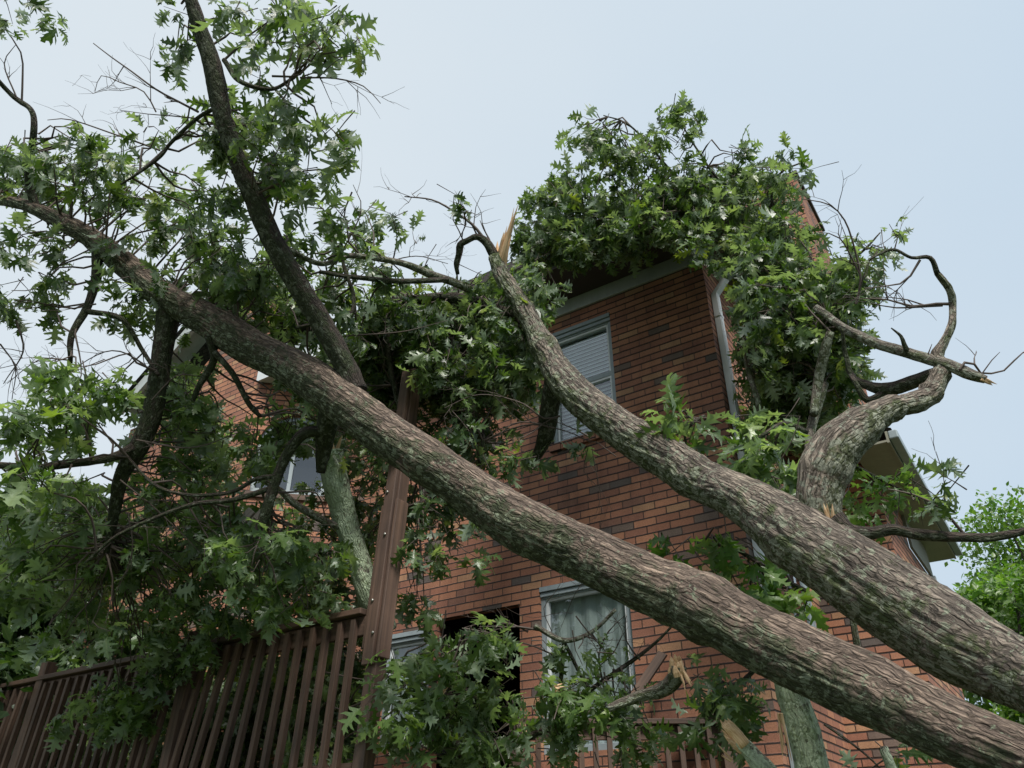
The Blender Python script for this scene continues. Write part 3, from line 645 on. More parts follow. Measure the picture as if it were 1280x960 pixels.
limb(tB, 'branch', [(345,595,4,4.65),(320,600,3.5,4.7),(280,618,3,4.7),(200,610,2.5,4.7),(150,560,2,4.8)], M_limb, 10, .02, .0, .03, 'B')
limb(tB, 'branch', [(45,262,8,5.75),(35,220,7,5.7),(42,170,6,5.6),(40,138,5,5.6),(15,118,4,5.6),(-20,80,4,5.5)], M_limb, 14, .02, .003, .01, 'B')
limb(tB, 'branch', [(262,420,7,5.0),(268,450,6,5.0),(250,480,5,5.0),(240,500,4,5.0)], M_limb, 12, .02, .002, .01, 'B')
limb(tB, 'branch', [(268,440,5,4.95),(290,470,4.5,4.95),(310,505,4,4.95),(325,520,3,4.95)], M_limb, 10, .02, .0, .02, 'B')
limb(tB, 'branch', [(330,290,4,4.7),(400,330,4,4.9),(440,320,4,5.1),(500,328,5,5.4),(545,347,6,5.6),(590,364,6,5.8)], M_grey, 12, .02, .002, .03, 'B')
limb(tB, 'branch', [(400,340,3,5.0),(440,345,3.5,5.2),(500,352,4,5.4),(560,350,4,5.6)], M_limb, 10, .02, .0, .02, 'B')
limb(tB, 'branch', [(370,410,3,4.9),(430,395,3,5.0),(440,370,3,5.1),(430,330,2.5,5.2),(425,280,2,5.2)], M_limb, 10, .02, .0, .02, 'B')
limb(tB, 'branch', [(285,130,4,4.7),(250,145,3.2,4.75),(212,178,3,4.8),(195,198,2.5,4.8),(150,230,1.8,4.9)], M_limb, 10, .02, .0, .02, 'B')
limb(tB, 'branch', [(280,75,4,4.7),(300,100,4,4.6),(340,110,3,4.6),(370,95,2.5,4.6)], M_limb, 10, .02, .0, .02, 'B')
bare_twigs(tB, [([(248,140),(225,128),(195,112),(165,90),(140,72),(118,55)], 4.8, .008, 5), ([(195,140),(180,115),(150,103),(128,95),(120,115)], 4.9, .005, 6), ([(245,148),(215,145),(185,143),(150,138)], 4.9, .005, 4),
     ([(340,95),(375,93),(400,62),(420,72),(440,70)], 4.5, .007, 3), ([(375,97),(420,98),(455,108),(476,130)], 4.5, .006, 3), ([(380,95),(395,90),(415,130)], 4.5, .005, 2), ([(200,188),(150,170),(90,150),(60,150)], 5.2, .007, 6),
     ([(0,430),(20,460),(15,500)], 5.2, .006, 5), ([(85,450),(50,450),(10,480)], 5.2, .006, 6), ([(200,470),(150,440),(110,450),(60,490)], 5.2, .006, 8), ([(180,440),(140,480),(100,540)], 5.2, .006, 6),
     ([(120,380),(90,385),(60,380)], 5.3, .006, 2), ([(190,500),(220,470),(250,470)], 5.0, .006, 5), ([(170,550),(240,560),(300,540)], 5.0, .007, 6), ([(235,632),(280,700),(330,740)], 4.8, .006, 5),
     ([(150,600),(200,640),(250,690)], 5.0, .006, 6), ([(430,420),(500,415),(560,400)], 5.3, .006, 4), ([(20,120),(5,80),(20,55)], 5.5, .006, 2), ([(440,240),(430,270),(445,310),(430,350)], 5.2, .006, 5), ([(160,640),(165,690),(140,750)], 4.9, .006, 3),
     ([(420,330),(450,265),(440,230)], 5.2, .006, 4), ([(0,650),(200,658),(420,655)], 4.9, .003, 0), ([(20,400),(30,440),(5,480)], 5.3, .008, 4)])
top = [(450,345,36,22,5.7,.3,.9),(400,300,30,24,5.5,.3,.9),(440,270,22,18,5.4,.2,.6),(250,400,14,12,5.5,.1,.5),(395,470,30,24,5.6,.2,1.2),(430,480,26,24,5.7,.2,1.1),(425,535,26,26,5.8,.2,1.1),(385,440,20,14,5.8,.2,1.0),(300,370,50,30,5.4,.3,1.2),(350,360,36,34,5.4,.3,1.1),(390,420,24,14,5.4,.2,1.0),(370,390,36,20,5.5,.2,1.2),(280,320,40,26,5.2,.3,1.0),(340,340,44,24,5.3,.3,1.1),(15,5,40,14,5.2,.3,.9),(50,12,20,12,5.2,.2,.8),(335,22,54,34,4.8,.3,1.0),(355,45,40,22,4.6,.3,.9),(430,40,34,28,4.5,.3,1.0),(410,12,25,14,4.5,.2,1),(236,58,32,20,4.95,.15,1.0),(228,8,20,12,4.95,.1,1),(330,95,28,18,4.6,.2,.8),(362,125,24,20,4.6,.2,.8),
       (290,160,44,34,5.05,.2,1.2),(330,185,56,42,4.95,.25,1.2),(310,175,40,26,4.5,.1,.6),(395,185,48,40,4.6,.3,1.0),(430,165,16,12,4.6,.1,.8),(300,225,42,26,5.0,.2,.9),(385,250,36,34,4.7,.3,.7),(350,150,30,25,4.6,.3,.8),
       (60,185,60,28,5.6,.4,1.0),(30,220,46,30,6.0,.2,1.0),(110,200,56,34,5.6,.3,1.0),(95,235,60,22,6.0,.2,1.0),(195,160,24,14,5.1,.2,.8),(185,235,56,38,5.7,.3,1.0),(235,285,54,36,5.7,.3,1.0),(160,292,36,16,5.2,.2,.9),(255,250,26,32,5.4,.3,.8),
       (35,330,52,48,5.4,.3,1.0),(45,380,30,30,5.4,.2,.7),(185,365,55,38,5.4,.3,1.1),(160,400,34,22,5.5,.2,.7),(295,340,56,24,5.6,.3,1.1),(320,320,40,30,5.0,.3,.9),(375,300,30,30,5.0,.3,.6),(430,290,34,34,5.2,.3,.6),(330,380,45,24,5.7,.2,1.0),(395,355,36,30,5.6,.3,.9),(430,400,30,25,5.2,.3,.8),(420,250,16,14,5.2,.2,.5)]
foliage(tB, top, M_leaf, 'B', .138)
mids = [(232,510,26,46,5.6,.3,1.1),(295,548,36,18,5.4,.2,1.1),(360,540,30,18,5.4,.2,1.0),(370,515,20,20,5.6,.2,.9),(340,665,44,24,5.0,.2,1.2),(390,690,30,26,5.1,.2,1.1),(420,665,22,26,5.3,.2,1.0),(395,745,30,20,5.4,.2,1.0),(270,655,36,30,5.2,.2,1.1),(230,745,40,24,5.2,.2,1.0),(100,485,58,30,4.9,.3,1.5),(80,515,66,24,4.9,.3,1.3),(40,560,50,35,5.0,.4,1.0),(240,480,34,26,5.4,.3,.8),(255,530,45,28,5.4,.4,1.1),(300,555,40,20,5.2,.3,.9),(355,530,35,28,5.3,.3,.8),(350,565,30,16,5.2,.2,.7),
        (60,640,66,55,5.4,.6,.9),(165,640,52,55,5.6,.5,.9),(240,600,50,35,5.5,.4,1.2),(120,705,100,50,5.7,.6,1.0),(230,700,55,50,5.7,.4,.9),(330,685,55,36,4.7,.3,1.3),(360,735,60,40,5.0,.4,1.2),(300,735,46,30,5.2,.3,1.0),
        (85,785,55,24,5.0,.2,1.2),(50,735,40,22,4.9,.2,.8),(180,775,50,24,5.6,.3,1.1),(20,700,40,60,5.3,.4,1.2),(200,560,40,40,5.6,.3,.9),(60,590,40,20,4.3,.2,.6),(110,840,60,14,7.5,.2,1.2),(250,790,50,24,5.6,.3,1.2),(20,815,40,20,7.6,.2,1.3)]
foliage(tB, mids, M_leafl, 'B', .150)  # near leaves take the lighter mix; their highlights are put into the colour
foliage(tB, [(430,860,30,80,6.3,.15,1.5),(380,860,34,70,6.6,.15,1.5),(330,880,36,60,6.9,.15,1.5),(280,900,36,50,7.0,.15,1.5),(240,870,40,40,7.1,.2,1.4),(340,640,40,30,6.2,.3,1.0),(300,690,50,40,6.3,.3,1.2),(370,740,40,40,6.2,.3,1.2),(260,560,40,40,6.5,.3,1.0),(420,700,20,40,6.1,.2,1.0),(400,880,60,70,7.0,.4,1.5),(300,900,70,60,7.2,.4,1.6),(220,900,60,60,7.3,.4,1.6),(120,920,80,40,7.4,.3,1.6),(30,910,50,40,7.6,.3,1.6),(330,820,60,30,6.6,.3,1.3),(440,830,24,50,6.4,.2,1.0),(270,790,50,30,6.2,.3,1.3),(340,780,40,30,6.0,.3,1.2),(400,770,36,26,6.3,.3,1.1),(380,700,40,30,6.2,.3,1.0),(250,660,60,50,6.2,.4,1.4),(210,500,26,60,6.0,.3,1.0),(90,660,90,60,6.4,.5,1.4)], M_leaf, 'B', .155, link_=.1)
foliage(tB, [(140,862,50,16,5.6,.12,1.3),(190,845,46,18,5.6,.12,1.4),(222,826,30,16,5.6,.12,1.4),(108,890,30,16,5.6,.1,1.3),(160,888,30,22,5.6,.1,1.2)], M_leafl, 'B', .15)

# ------------------------------------------------------------------ leafy crown on the roof corner
rc = root('fallen_treetop', 'big leafy oak top heaped over the roof corner in front of the chimney', 'tree top', tuple(H(.3, .6, 6.9)))
limb(rc, 'branch', [(1050,408,6,5.3),(1010,380,6,5.8),(960,330,6,6.3),(900,290,6,6.9),(830,280,5,7.3),(760,290,4,7.5),(700,300,3,7.6)], M_limb, 16, .04, .003, .05, 'R')
limb(rc, 'branch', [(900,290,4,6.9),(860,230,2.4,7.0),(820,190,1.8,7.0),(780,155,1.3,7.0),(752,142,.8,7.0)], M_limb, 10, .04, 0, .05, 'R')
limb(rc, 'branch', [(930,310,4,6.7),(925,250,2.5,6.8),(885,210,1.8,6.9),(850,150,1,7.0)], M_limb, 10, .04, 0, .04, 'R')
limb(rc, 'branch', [(960,330,4,6.4),(965,270,2.5,6.4),(975,220,1.8,6.4),(1010,200,1,6.4)], M_limb, 10, .04, 0, .04, 'R')
limb(rc, 'branch', [(1000,370,5,5.9),(1040,340,3,5.8),(1080,310,2,5.7),(1100,290,1,5.7)], M_limb, 10, .04, 0, .04, 'R')
limb(rc, 'branch', [(1030,480,7,5.4),(1018,520,8,5.2),(1010,560,6,5.0)], M_grey, 12, .03, .002, .03, 'R')
limb(rc, 'branch', [(1038,415,6,5.2),(1030,440,8,5.2),(1022,480,8,5.2),(1018,520,7,5.1)], M_grey, 12, .03, .002, .03, 'R')
limb(rc, 'branch', [(930,430,4,5.6),(938,470,4,5.5),(945,500,4,5.4),(950,530,3,5.4)], M_grey, 10, .03, 0, .03, 'R')
roofb = [(715,225,34,18,6.9,.3,.8),(790,240,46,24,6.9,.3,1.0),(855,235,34,20,6.9,.3,.8),(935,240,36,20,6.7,.3,.8),(690,260,36,24,7.0,.3,1.0),(1075,330,26,24,5.6,.2,1.1),(1060,390,26,30,5.7,.2,1.2),(1065,450,20,26,5.7,.2,1.0),(950,295,40,30,6.2,.3,1.2),(835,135,14,10,7.0,.1,.8),(745,150,18,10,7.0,.1,.8),
         (735,158,28,15,7.0,.2,1.0),(765,178,28,26,7.0,.2,.9),(785,200,26,24,7.0,.2,.9),(845,150,28,20,7.0,.2,.8),(838,185,36,26,7.0,.3,.8),(860,215,26,22,7.0,.2,.7),(925,195,30,20,6.9,.2,.9),(900,225,36,24,6.9,.3,.8),(975,205,38,16,6.4,.2,.9),(1005,212,20,13,6.4,.1,.9),
         (705,235,28,22,7.2,.3,1.0),(735,255,50,32,7.2,.4,1.1),(800,255,60,34,7.1,.4,1.2),(870,260,60,34,6.9,.4,1.2),(690,290,45,26,7.1,.3,1.2),(745,300,60,26,6.9,.3,1.3),(655,315,22,16,7.1,.2,.8),(640,345,30,14,6.8,.2,.8),(675,340,30,20,6.7,.2,1.0),(820,285,60,22,6.7,.3,1.3),
         (925,275,50,35,6.6,.4,1.2),(945,325,40,32,6.0,.4,1.6),(975,330,50,35,5.9,.4,1.2),(972,375,46,36,5.7,.4,1.6),(1020,380,55,36,5.7,.4,1.4),(950,400,24,34,5.6,.2,1.2),(1000,430,58,40,5.8,.4,1.5),(1055,350,32,32,5.7,.3,1.1),(1095,300,16,20,5.6,.1,.9),(1048,430,30,36,5.6,.3,1.1),
         (1040,475,36,30,5.9,.3,1.2),(972,470,34,40,6.2,.3,1.6),(1000,500,40,26,6.0,.3,1.0),(890,300,36,20,6.3,.3,1.2),(970,255,24,20,6.4,.2,.6),(990,300,20,26,6.3,.2,.5),(945,455,18,26,5.5,.1,.9),
         (700,300,50,24,6.9,.3,1.2),(780,280,60,30,6.9,.3,1.4),(850,250,50,34,6.9,.3,1.2),(900,265,40,30,6.6,.3,1.3),(960,300,36,30,6.0,.3,1.0),(985,350,50,40,6.2,.4,1.6),(1020,420,50,46,6.3,.5,1.6),(960,420,40,50,6.4,.4,1.6),(1040,370,36,34,6.1,.3,1.4),(985,480,56,36,6.5,.4,2.0),(978,265,20,22,6.3,.15,.7),(1008,300,16,20,6.2,.1,.6),(1030,460,44,34,6.3,.4,1.6),(965,520,30,30,6.6,.3,1.4),(1010,530,40,30,6.6,.3,1.2),(940,340,24,28,5.8,.2,1.3)]
foliage(rc, roofb, M_leaf, 'R', .138, maxlink=1.6, dens=1.3)

# cross branch with a snapped tip, right of the roof
xb = root('broken_branch', 'lichen spotted branch with a snapped orange tip, crossing the sky right of the roof', 'branch', tuple(at(1050, 410, 4.5)))
limb(xb, 'branch_wood', [(1020,385,6,4.7),(1050,408,7,4.5),(1090,427,8,4.3),(1140,443,9,4.1),(1180,455,10,3.95),(1210,467,10,3.85),(1232,475,7,3.8)], M_grey, 28, .012, .004, .01, 'X')
limb(xb, 'side_stub', [(1136,443,4.5,4.1),(1130,430,3.6,4.1),(1126,420,2.6,4.1),(1114,410,1,4.1)], M_limb, 12, .015, 0, 0, 'X')
splinter(xb, at(1228,474,3.8), at(1246,484,3.8)-at(1226,474,3.8), .018, .09, 10)
bare_twigs(xb, [([(1200,462),(1206,453),(1218,455),(1226,466),(1255,463),(1280,440),(1300,450)], 3.85, .008, 1), ([(1222,475),(1240,450),(1250,440)], 3.85, .004, 0), ([(1160,443),(1165,430)], 3.9, .004, 0)])

# ------------------------------------------------------------------ leafy branch over the middle of the front roof edge
mc = root('fallen_treetop', 'dark leafy oak boughs hanging over the front wall left of the blinded upper window', 'tree top', tuple(H(2.6, -.6, 6.0)))
limb(mc, 'branch', [(470,380,6,6.0),(540,370,8,6.0),(600,380,9,5.9),(655,400,7,5.8),(690,430,5,5.7)], M_limb, 12, .04, .003, .04, 'M')
limb(mc, 'branch', [(560,375,7,6.0),(545,430,6,5.9),(565,490,5,5.9),(600,540,4,5.5),(590,600,3,5.4)], M_limb, 12, .04, .003, .05, 'M')
limb(mc, 'branch', [(480,400,6,6.0),(490,470,5,5.9),(520,560,4,5.6),(530,640,3,5.3)], M_limb, 12, .04, .003, .05, 'M')
bare_twigs(mc, [([(700,520),(680,523),(655,505),(620,495),(590,495),(555,510)], 5.2, .007, 6), ([(690,535),(665,528),(640,530),(620,550)], 5.2, .006, 6), ([(628,370),(610,400),(580,440),(560,460)], 5.6, .007, 4), ([(735,545),(715,535),(695,527)], 5.1, .006, 1), ([(740,560),(745,590),(750,620),(742,650)], 5.0, .003, 3), ([(735,560),(730,590),(748,610),(765,640)], 5.0, .003, 2),
       ([(455,350),(480,330),(520,320),(560,330)], 6.0, .007, 6)])
midb = [(520,400,60,40,6.4,.3,1.6),(600,430,60,50,6.4,.3,1.8),(560,480,70,40,6.3,.3,1.6),(480,440,44,50,6.4,.3,1.6),(640,470,34,40,6.2,.3,1.4),(420,520,30,40,6.2,.3,1.0),(450,430,30,30,6.2,.3,1.3),(410,620,24,30,6.1,.2,.8),(460,700,16,50,5.9,.2,1.0),(490,640,20,60,6.5,.3,1.0),(480,372,40,22,6.0,.4,1.1),(520,395,60,34,6.0,.4,1.6),(585,400,55,40,5.9,.4,1.6),(640,395,36,40,5.8,.3,1.4),(665,365,26,24,5.9,.2,1.0),(610,350,26,18,5.9,.2,.8),(485,430,48,34,6.3,.3,1.6),(560,450,62,36,5.8,.4,1.7),(620,450,42,36,5.7,.3,1.5),(475,480,36,34,6.4,.3,1.3),(565,500,46,32,6.1,.3,1.3),
        (600,520,40,30,5.5,.3,1.1),(565,560,44,30,5.9,.3,1.1),(600,590,36,26,5.4,.3,.9),(548,612,30,34,5.7,.3,1.2),(555,650,36,28,5.3,.3,.8),(535,690,26,26,5.2,.2,.9),(600,640,26,20,5.3,.2,.6),(520,740,14,36,5.2,.1,.7),(590,690,10,14,5.2,.1,.6),(655,580,26,18,5.1,.2,1.0),(640,570,16,12,5.1,.1,.8),(738,552,9,16,5.0,.05,.5),
        (485,262,24,16,5.7,.2,.7),(475,290,18,12,5.7,.2,.5),(560,250,16,12,5.8,.1,.7),(517,298,13,11,5.7,.1,.7),(530,330,16,16,5.8,.2,.6),(450,310,26,16,5.6,.2,.6),(445,560,28,26,5.6,.3,1.0),(450,600,26,26,6.1,.2,1.0),(447,640,22,28,5.9,.2,1.2),(470,520,30,30,6.4,.3,1.0),(440,360,26,22,5.8,.2,.8),(660,420,24,24,5.7,.2,.9)]
foliage(mc, midb, M_leaf, 'M', .138, maxlink=1.5, dens=1.25)

# ------------------------------------------------------------------ smaller leafy branches by the house corner
def leafy(label, blobs, path, mat=M_leafl, size=.15, key='k', d0=None, dens=1.0, bare=()):
    p0 = at(path[0][0], path[0][1], path[0][3]); r = root('broken_branch', label, 'branch', tuple(p0))
    limb(r, 'branch_wood', path, M_limb, 10, .025, .001, .02, key); foliage(r, blobs, mat, key, size, dens=dens)
    if bare: bare_twigs(r, list(bare))
    return r
leafy('pale green leafy branch hanging behind the big trunk below the white downspout', [(950,555,40,28,4.4,.2,1.5),(965,590,40,34,4.35,.2,1.6),(925,540,26,16,4.4,.1,1.0),(985,615,22,22,4.3,.1,1.0),(975,510,22,16,4.6,.1,.6)],
      [(1010,540,4,4.5),(980,530,4,4.5),(950,545,3,4.4),(930,560,2,4.4)], M_leafl, .17, 'k1', bare=[([(860,522),(900,522),(940,518),(1000,520)], 4.6, .004, 0), ([(1000,520),(990,550),(965,590)], 4.4, .004, 3)])
leafy('small green leafy sprig against the brick corner above the big trunk', [(850,525,26,18,4.5,.1,1.3),(862,553,26,16,4.5,.1,1.2)], [(880,520,2.5,4.7),(865,530,2.5,4.5),(855,545,2,4.5),(868,585,1.5,4.5)], M_leafl, .16, 'k2')
leafy('glossy green leafy branch between the two fallen trunks', [(865,685,30,18,4.3,.15,1.4),(905,668,30,16,4.3,.15,1.2),(925,710,36,26,4.2,.15,1.3),(965,735,44,26,4.1,.2,1.4),(990,750,24,18,4.0,.1,1.2),(945,690,20,20,4.3,.1,.9)],
      [(1010,740,4,4.1),(970,720,4,4.15),(920,690,3,4.25),(870,680,2,4.3)], M_leafb, .15, 'k3')
leafy('green leafy shoots under the pale soffit right of the upright limb', [(1100,610,34,20,4.3,.15,1.2),(1130,620,26,16,4.3,.1,1.0),(1075,600,18,14,4.3,.1,.8)],
      [(1050,570,3,4.2),(1080,590,3,4.3),(1120,610,2,4.3),(1150,625,1.5,4.3)], M_leafb, .13, 'k4')
leafy('single twig with a few dark leaves against the sky, right of the upright limb', [(1163,606,12,6,3.4,.03,.35),(1188,600,11,9,3.4,.03,.55),(1178,612,8,5,3.4,.02,.4)], [(1165,628,1.6,3.4),(1172,616,1.4,3.4),(1180,606,1.2,3.4),(1188,600,1,3.4)], M_leaf, .10, 'k5')
leafy('leafy branch drooping beneath the lower trunk beside the downspout', [(905,850,26,26,4.0,.15,1.2),(880,880,26,20,4.0,.1,.9),(925,890,26,26,4.1,.15,1.1),(870,845,14,10,4.0,.1,.8),(930,850,24,26,4.2,.15,1.2)],
      [(950,830,5,4.1),(930,850,4,4.1),(905,870,3,4.0),(890,900,2,4.0)], M_leaf, .14, 'k6')
leafy('small leafy twig low on the brick below the lower trunk', [(1105,940,28,12,3.6,.1,1.2),(1095,955,26,10,3.6,.1,1.2)], [(1030,905,2.5,3.7),(1060,925,2.5,3.65),(1085,945,2,3.6),(1100,960,1.5,3.6)], M_leaf, .13, 'k7')
# ------------------------------------------------------------------ broken branches heaped on the deck
hp = root('broken_branch', 'heap of leafy broken oak branches in front of the dark doorway and lower window', 'branch', tuple(at(620, 930, 4.6)))
limb(hp, 'branch_wood', [(640,930,6,4.6),(700,900,5,4.6),(745,860,4,4.6),(800,820,3.4,4.6),(833,790,2.4,4.6),(850,770,2,4.6)], M_limb, 12, .02, .002, .02, 'P')
limb(hp, 'branch_wood', [(668,782,4,4.8),(705,800,4,4.8),(740,790,3,4.8),(770,762,2.5,4.8)], M_grey, 10, .02, 0, .015, 'P')
limb(hp, 'branch_wood', [(705,800,3.2,4.8),(700,850,3.5,4.8),(703,900,3,4.8)], M_limb, 10, .02, 0, .015, 'P')
limb(hp, 'branch_wood', [(705,803,3,4.8),(730,850,2.5,4.8),(750,870,2,4.8)], M_limb, 10, .02, 0, .015, 'P')
limb(hp, 'branch_wood', [(500,830,4,4.6),(540,870,4,4.6),(560,920,5,4.6),(600,950,5,4.6)], M_grey, 10, .02, 0, .015, 'P')
bare_twigs(hp, [([(660,790),(640,780),(610,778),(580,785)], 4.8, .006, 5), ([(695,820),(660,805),(620,800),(560,810)], 4.8, .006, 4), ([(640,850),(632,820),(640,790),(620,760)], 4.8, .004, 5), ([(600,870),(580,862),(550,868)], 4.7, .007, 3),
       ([(800,825),(782,800),(783,770)], 4.6, .006, 2), ([(755,860),(748,820),(760,790),(782,770)], 4.6, .006, 5), ([(720,770),(735,790),(760,820),(770,850)], 4.7, .005, 5), ([(690,790),(680,760),(700,730),(695,700)], 4.9, .003, 3),
       ([(755,840),(765,880),(775,930),(770,960)], 4.5, .005, 2), ([(735,720),(720,740),(700,790)], 5.0, .003, 3), ([(650,870),(655,900),(645,930)], 4.6, .004, 2), ([(700,870),(730,850),(780,840),(805,800)], 4.7, .004, 4)])
heap = [(575,792,48,22,4.5,.15,1.4),(545,815,36,30,4.5,.15,1.2),(600,820,26,22,4.5,.15,1.1),(485,840,28,26,4.4,.1,1.1),(495,875,26,30,4.4,.15,1.0),(530,860,34,30,4.5,.2,1.0),(570,880,44,34,4.6,.2,1.2),(540,920,50,30,4.6,.25,1.2),(600,925,50,30,4.6,.25,1.2),(650,870,40,30,4.6,.2,1.2),
        (690,885,36,30,4.6,.2,1.2),(735,880,36,24,4.6,.2,1.2),(760,870,34,26,4.5,.15,1.2),(785,905,36,30,4.5,.15,1.2),(645,925,26,24,4.6,.2,1.0),(705,930,24,18,4.7,.15,.8),(722,810,18,16,4.7,.1,.8),(688,812,14,14,4.7,.1,.7),(775,840,18,30,4.5,.1,1.0),(760,800,12,14,4.6,.1,.5),(450,930,20,26,4.8,.1,.6),(590,950,60,16,4.5,.2,1.2),(770,950,36,16,4.4,.1,1.0),(400,860,36,36,5.6,.2,1.0),(390,920,36,36,5.2,.2,1.2),(420,800,22,20,5.7,.2,.7)]
foliage(hp, heap, M_leafl, 'P', .142)
splinter(hp, at(545,872,4.4), at(560,862,4.4)-at(545,876,4.4), .02, .11, 9); splinter(hp, at(692,862,4.5), at(708,858,4.5)-at(690,863,4.5), .02, .09, 8)

def logthing(label, path, mat, ends=(), segs=40, disp=.006, name='log'):
    r = root(name, label, 'log', tuple(at(path[0][0], path[0][1], path[0][3])))
    limb(r, 'bark', path, mat, segs, .014, disp, .005)
    for (p, q, rr, ll, n) in ends: splinter(r, at(*p), at(*q)-at(*p), rr, ll, n)
    return r
lg = logthing('pale lichen covered log standing between the leaves just left of the tall post', [(480,790,21,5.3),(462,745,20,5.3),(446,695,18,5.35),(430,640,19,5.4),(420,600,20,5.4),(414,565,18,5.45)], M_lich, [((415,575,5.45),(418,530,5.4),.05,.2,8)])
limb(lg, 'side_branch', [(428,660,6,5.35),(395,645,6,5.3),(368,628,6,5.2),(350,612,5,5.2),(315,592,4,5.2)], M_grey, 14, .02, .002, .01)
logthing('thick mint green lichen covered log upright below the lower trunk', [(1024,1010,30,3.35),(1014,960,28,3.4),(1002,910,27,3.45),(988,868,25,3.5),(978,830,22,3.55)], M_lich, [((975,900,3.33),(985,960,3.3),.012,.22,6)])
stub = logthing('short broken stub with a bare pale tip, left of the mint green log', [(985,1000,22,3.3),(955,962,18,3.35),(935,938,14,3.4),(922,925,12,3.42)], M_lich, [((925,930,3.42),(903,903,3.42),.034,.15,16),((912,948,3.38),(898,935,3.38),.01,.09,4)])
limb(stub, 'bare_wood', [(930,932,11,3.40),(917,915,10,3.42),(906,905,7,3.42)], M_split, 14, .02, .0)
logthing('curled broken branch end with torn orange wood under the lower trunk', [(760,885,7,4.2),(800,870,9,4.2),(828,862,12,4.15),(845,846,13,4.1),(848,832,13,4.1)], M_grey, [((848,838,4.1),(843,820,4.1),.05,.10,14),((850,832,4.08),(862,858,4.0),.02,.14,8)], 28)
logthing('thin grey upright stem against the dark brick between the trunks', [(1075,830,6,4.0),(1068,790,6,4.05),(1064,760,5,4.1)], M_grey, (), 14, .002)
logthing('small mossy log low beneath the lower trunk at the bottom edge', [(1125,990,10,3.3),(1112,955,10,3.35),(1104,935,9,3.4)], M_lich, (), 20, .003)
sp = root('broken_plank', 'pale splintered slab of torn wood lying against the brick below the arched window', 'plank', tuple(at(310, 660, 5.3)))
m_ = MB()
for k, (a, b_) in enumerate((((292,668),(318,640)), ((302,676),(332,642)))):
    p, q = at(*a, 5.3), at(*b_, 5.35); m_.box(p, nrm(np.cross(q-p, [0, 1, .2]))*.055, np.array([0, .03, 0]), q-p)
m_.build('board', wood_mat('weathered_wood', (.22,.18,.17), (.46,.40,.37), .8), sp, bevel=.004)

# ------------------------------------------------------------------ deck
dk = root('wooden_deck', 'brown stained raised wooden deck with a slatted railing bent by the fallen tree', 'deck', tuple(H(3.5, -1.2, 0)))
RV = -2.16; RT = 2.95
m_ = MB()
for k in range(15): m_.hbox(1.66, 7.2, RV+.05+k*.14, RV+.05+k*.14+.133, 1.90, 1.94)
m_.build('deck_floor', M_deck, dk)
m_ = MB(); m_.hbox(1.66, 7.2, RV+.03, RV+.07, 1.66, 1.89); m_.build('rim_joist', M_deck, dk)
def lean(u_): return .035+.17*math.exp(-((u_-3.1)/.55)**2)+(.06 if u_ > 3.4 else 0)
segs_ = [(1.80, 3.42), (3.52, 7.1)]
for (a, b_) in segs_:
    m_ = MB(); m_.hbox(a, b_, RV-.03, RV+.10, RT-.01, RT+.028); m_.build('cap_rail', M_deck, dk, bevel=.005)
    m_ = MB(); m_.hbox(a, b_, RV+.022, RV+.060, RT-.13, RT-.013); m_.build('top_rail', M_deck, dk, bevel=.004)
    m_ = MB(); m_.hbox(a, b_, RV+.022, RV+.060, 2.02, 2.11); m_.build('bottom_rail', M_deck, dk, bevel=.004)
    k = 0; u_ = a+.05
    while u_ < b_-.03 and u_ < 6.5:
        l_ = lean(u_)+random.gauss(0, .006); m_ = MB(); j = random.gauss(0, .003)
        m_.box(H(u_, RV-.018+j, RT-.035), U*.038, V*.038, U*l_+ZZ*(-1.1)); m_.build('baluster', M_deck, dk, bevel=.003); u_ += .118
for (u_, h_, s_) in ((3.47, RT+.12, .09), (5.45, RT+.14, .10)):
    m_ = MB(); m_.box(H(u_-s_/2, RV-.02, h_), U*s_, V*s_, U*.05*h_*0+ZZ*(-h_)+U*(.10)); m_.build('post', M_deck, dk, bevel=.004)
# tall post made of a core and two side boards
tp = root('tall_post', 'tall bolted brown wooden post behind the lower trunk where the deck railing ends', 'post', tuple(H(1.72, RV, 0)))
ln_ = nrm(ZZ+np.array([.045, 0, 0])); pb = H(1.765, RV-.03, 0)-np.array([.08, 0, 0])
def onp(z): return pb+ln_*(z/ln_[2])
m_ = MB(); m_.box(onp(0), -U*.086, V*.09, ln_*4.70/ln_[2]); m_.build('core', M_post, tp, bevel=.004)
m_ = MB(); m_.box(onp(2.62)-V*.040, -U*.080, V*.030, ln_*2.055/ln_[2]); m_.build('front_board', M_post, tp, bevel=.005)
m_ = MB(); m_.box(onp(2.72)-V*.03+U*.003, U*.022, V*.11, ln_*.92/ln_[2]); m_.build('side_board', M_deck, tp, bevel=.005)
m_ = MB(); m_.box(onp(2.66)-V*.03-U*.093, -U*.022, V*.11, ln_*1.0/ln_[2]); m_.build('side_board', M_post, tp, bevel=.005)
def bolt(p, axis, r=.012):
    t_ = TubeMB(); t_.tube([(*p, r), (*(p+axis*.006), r), (*(p+axis*.010), r*.6)], 10, .004); return t_.build('bolt', M_metal, tp)
for z, off in ((2.80, -.02), (3.0, .02), (3.42, -.01), (3.72, .02)): bolt(onp(z)-V*.041-U*(.045-off), -V, .010)
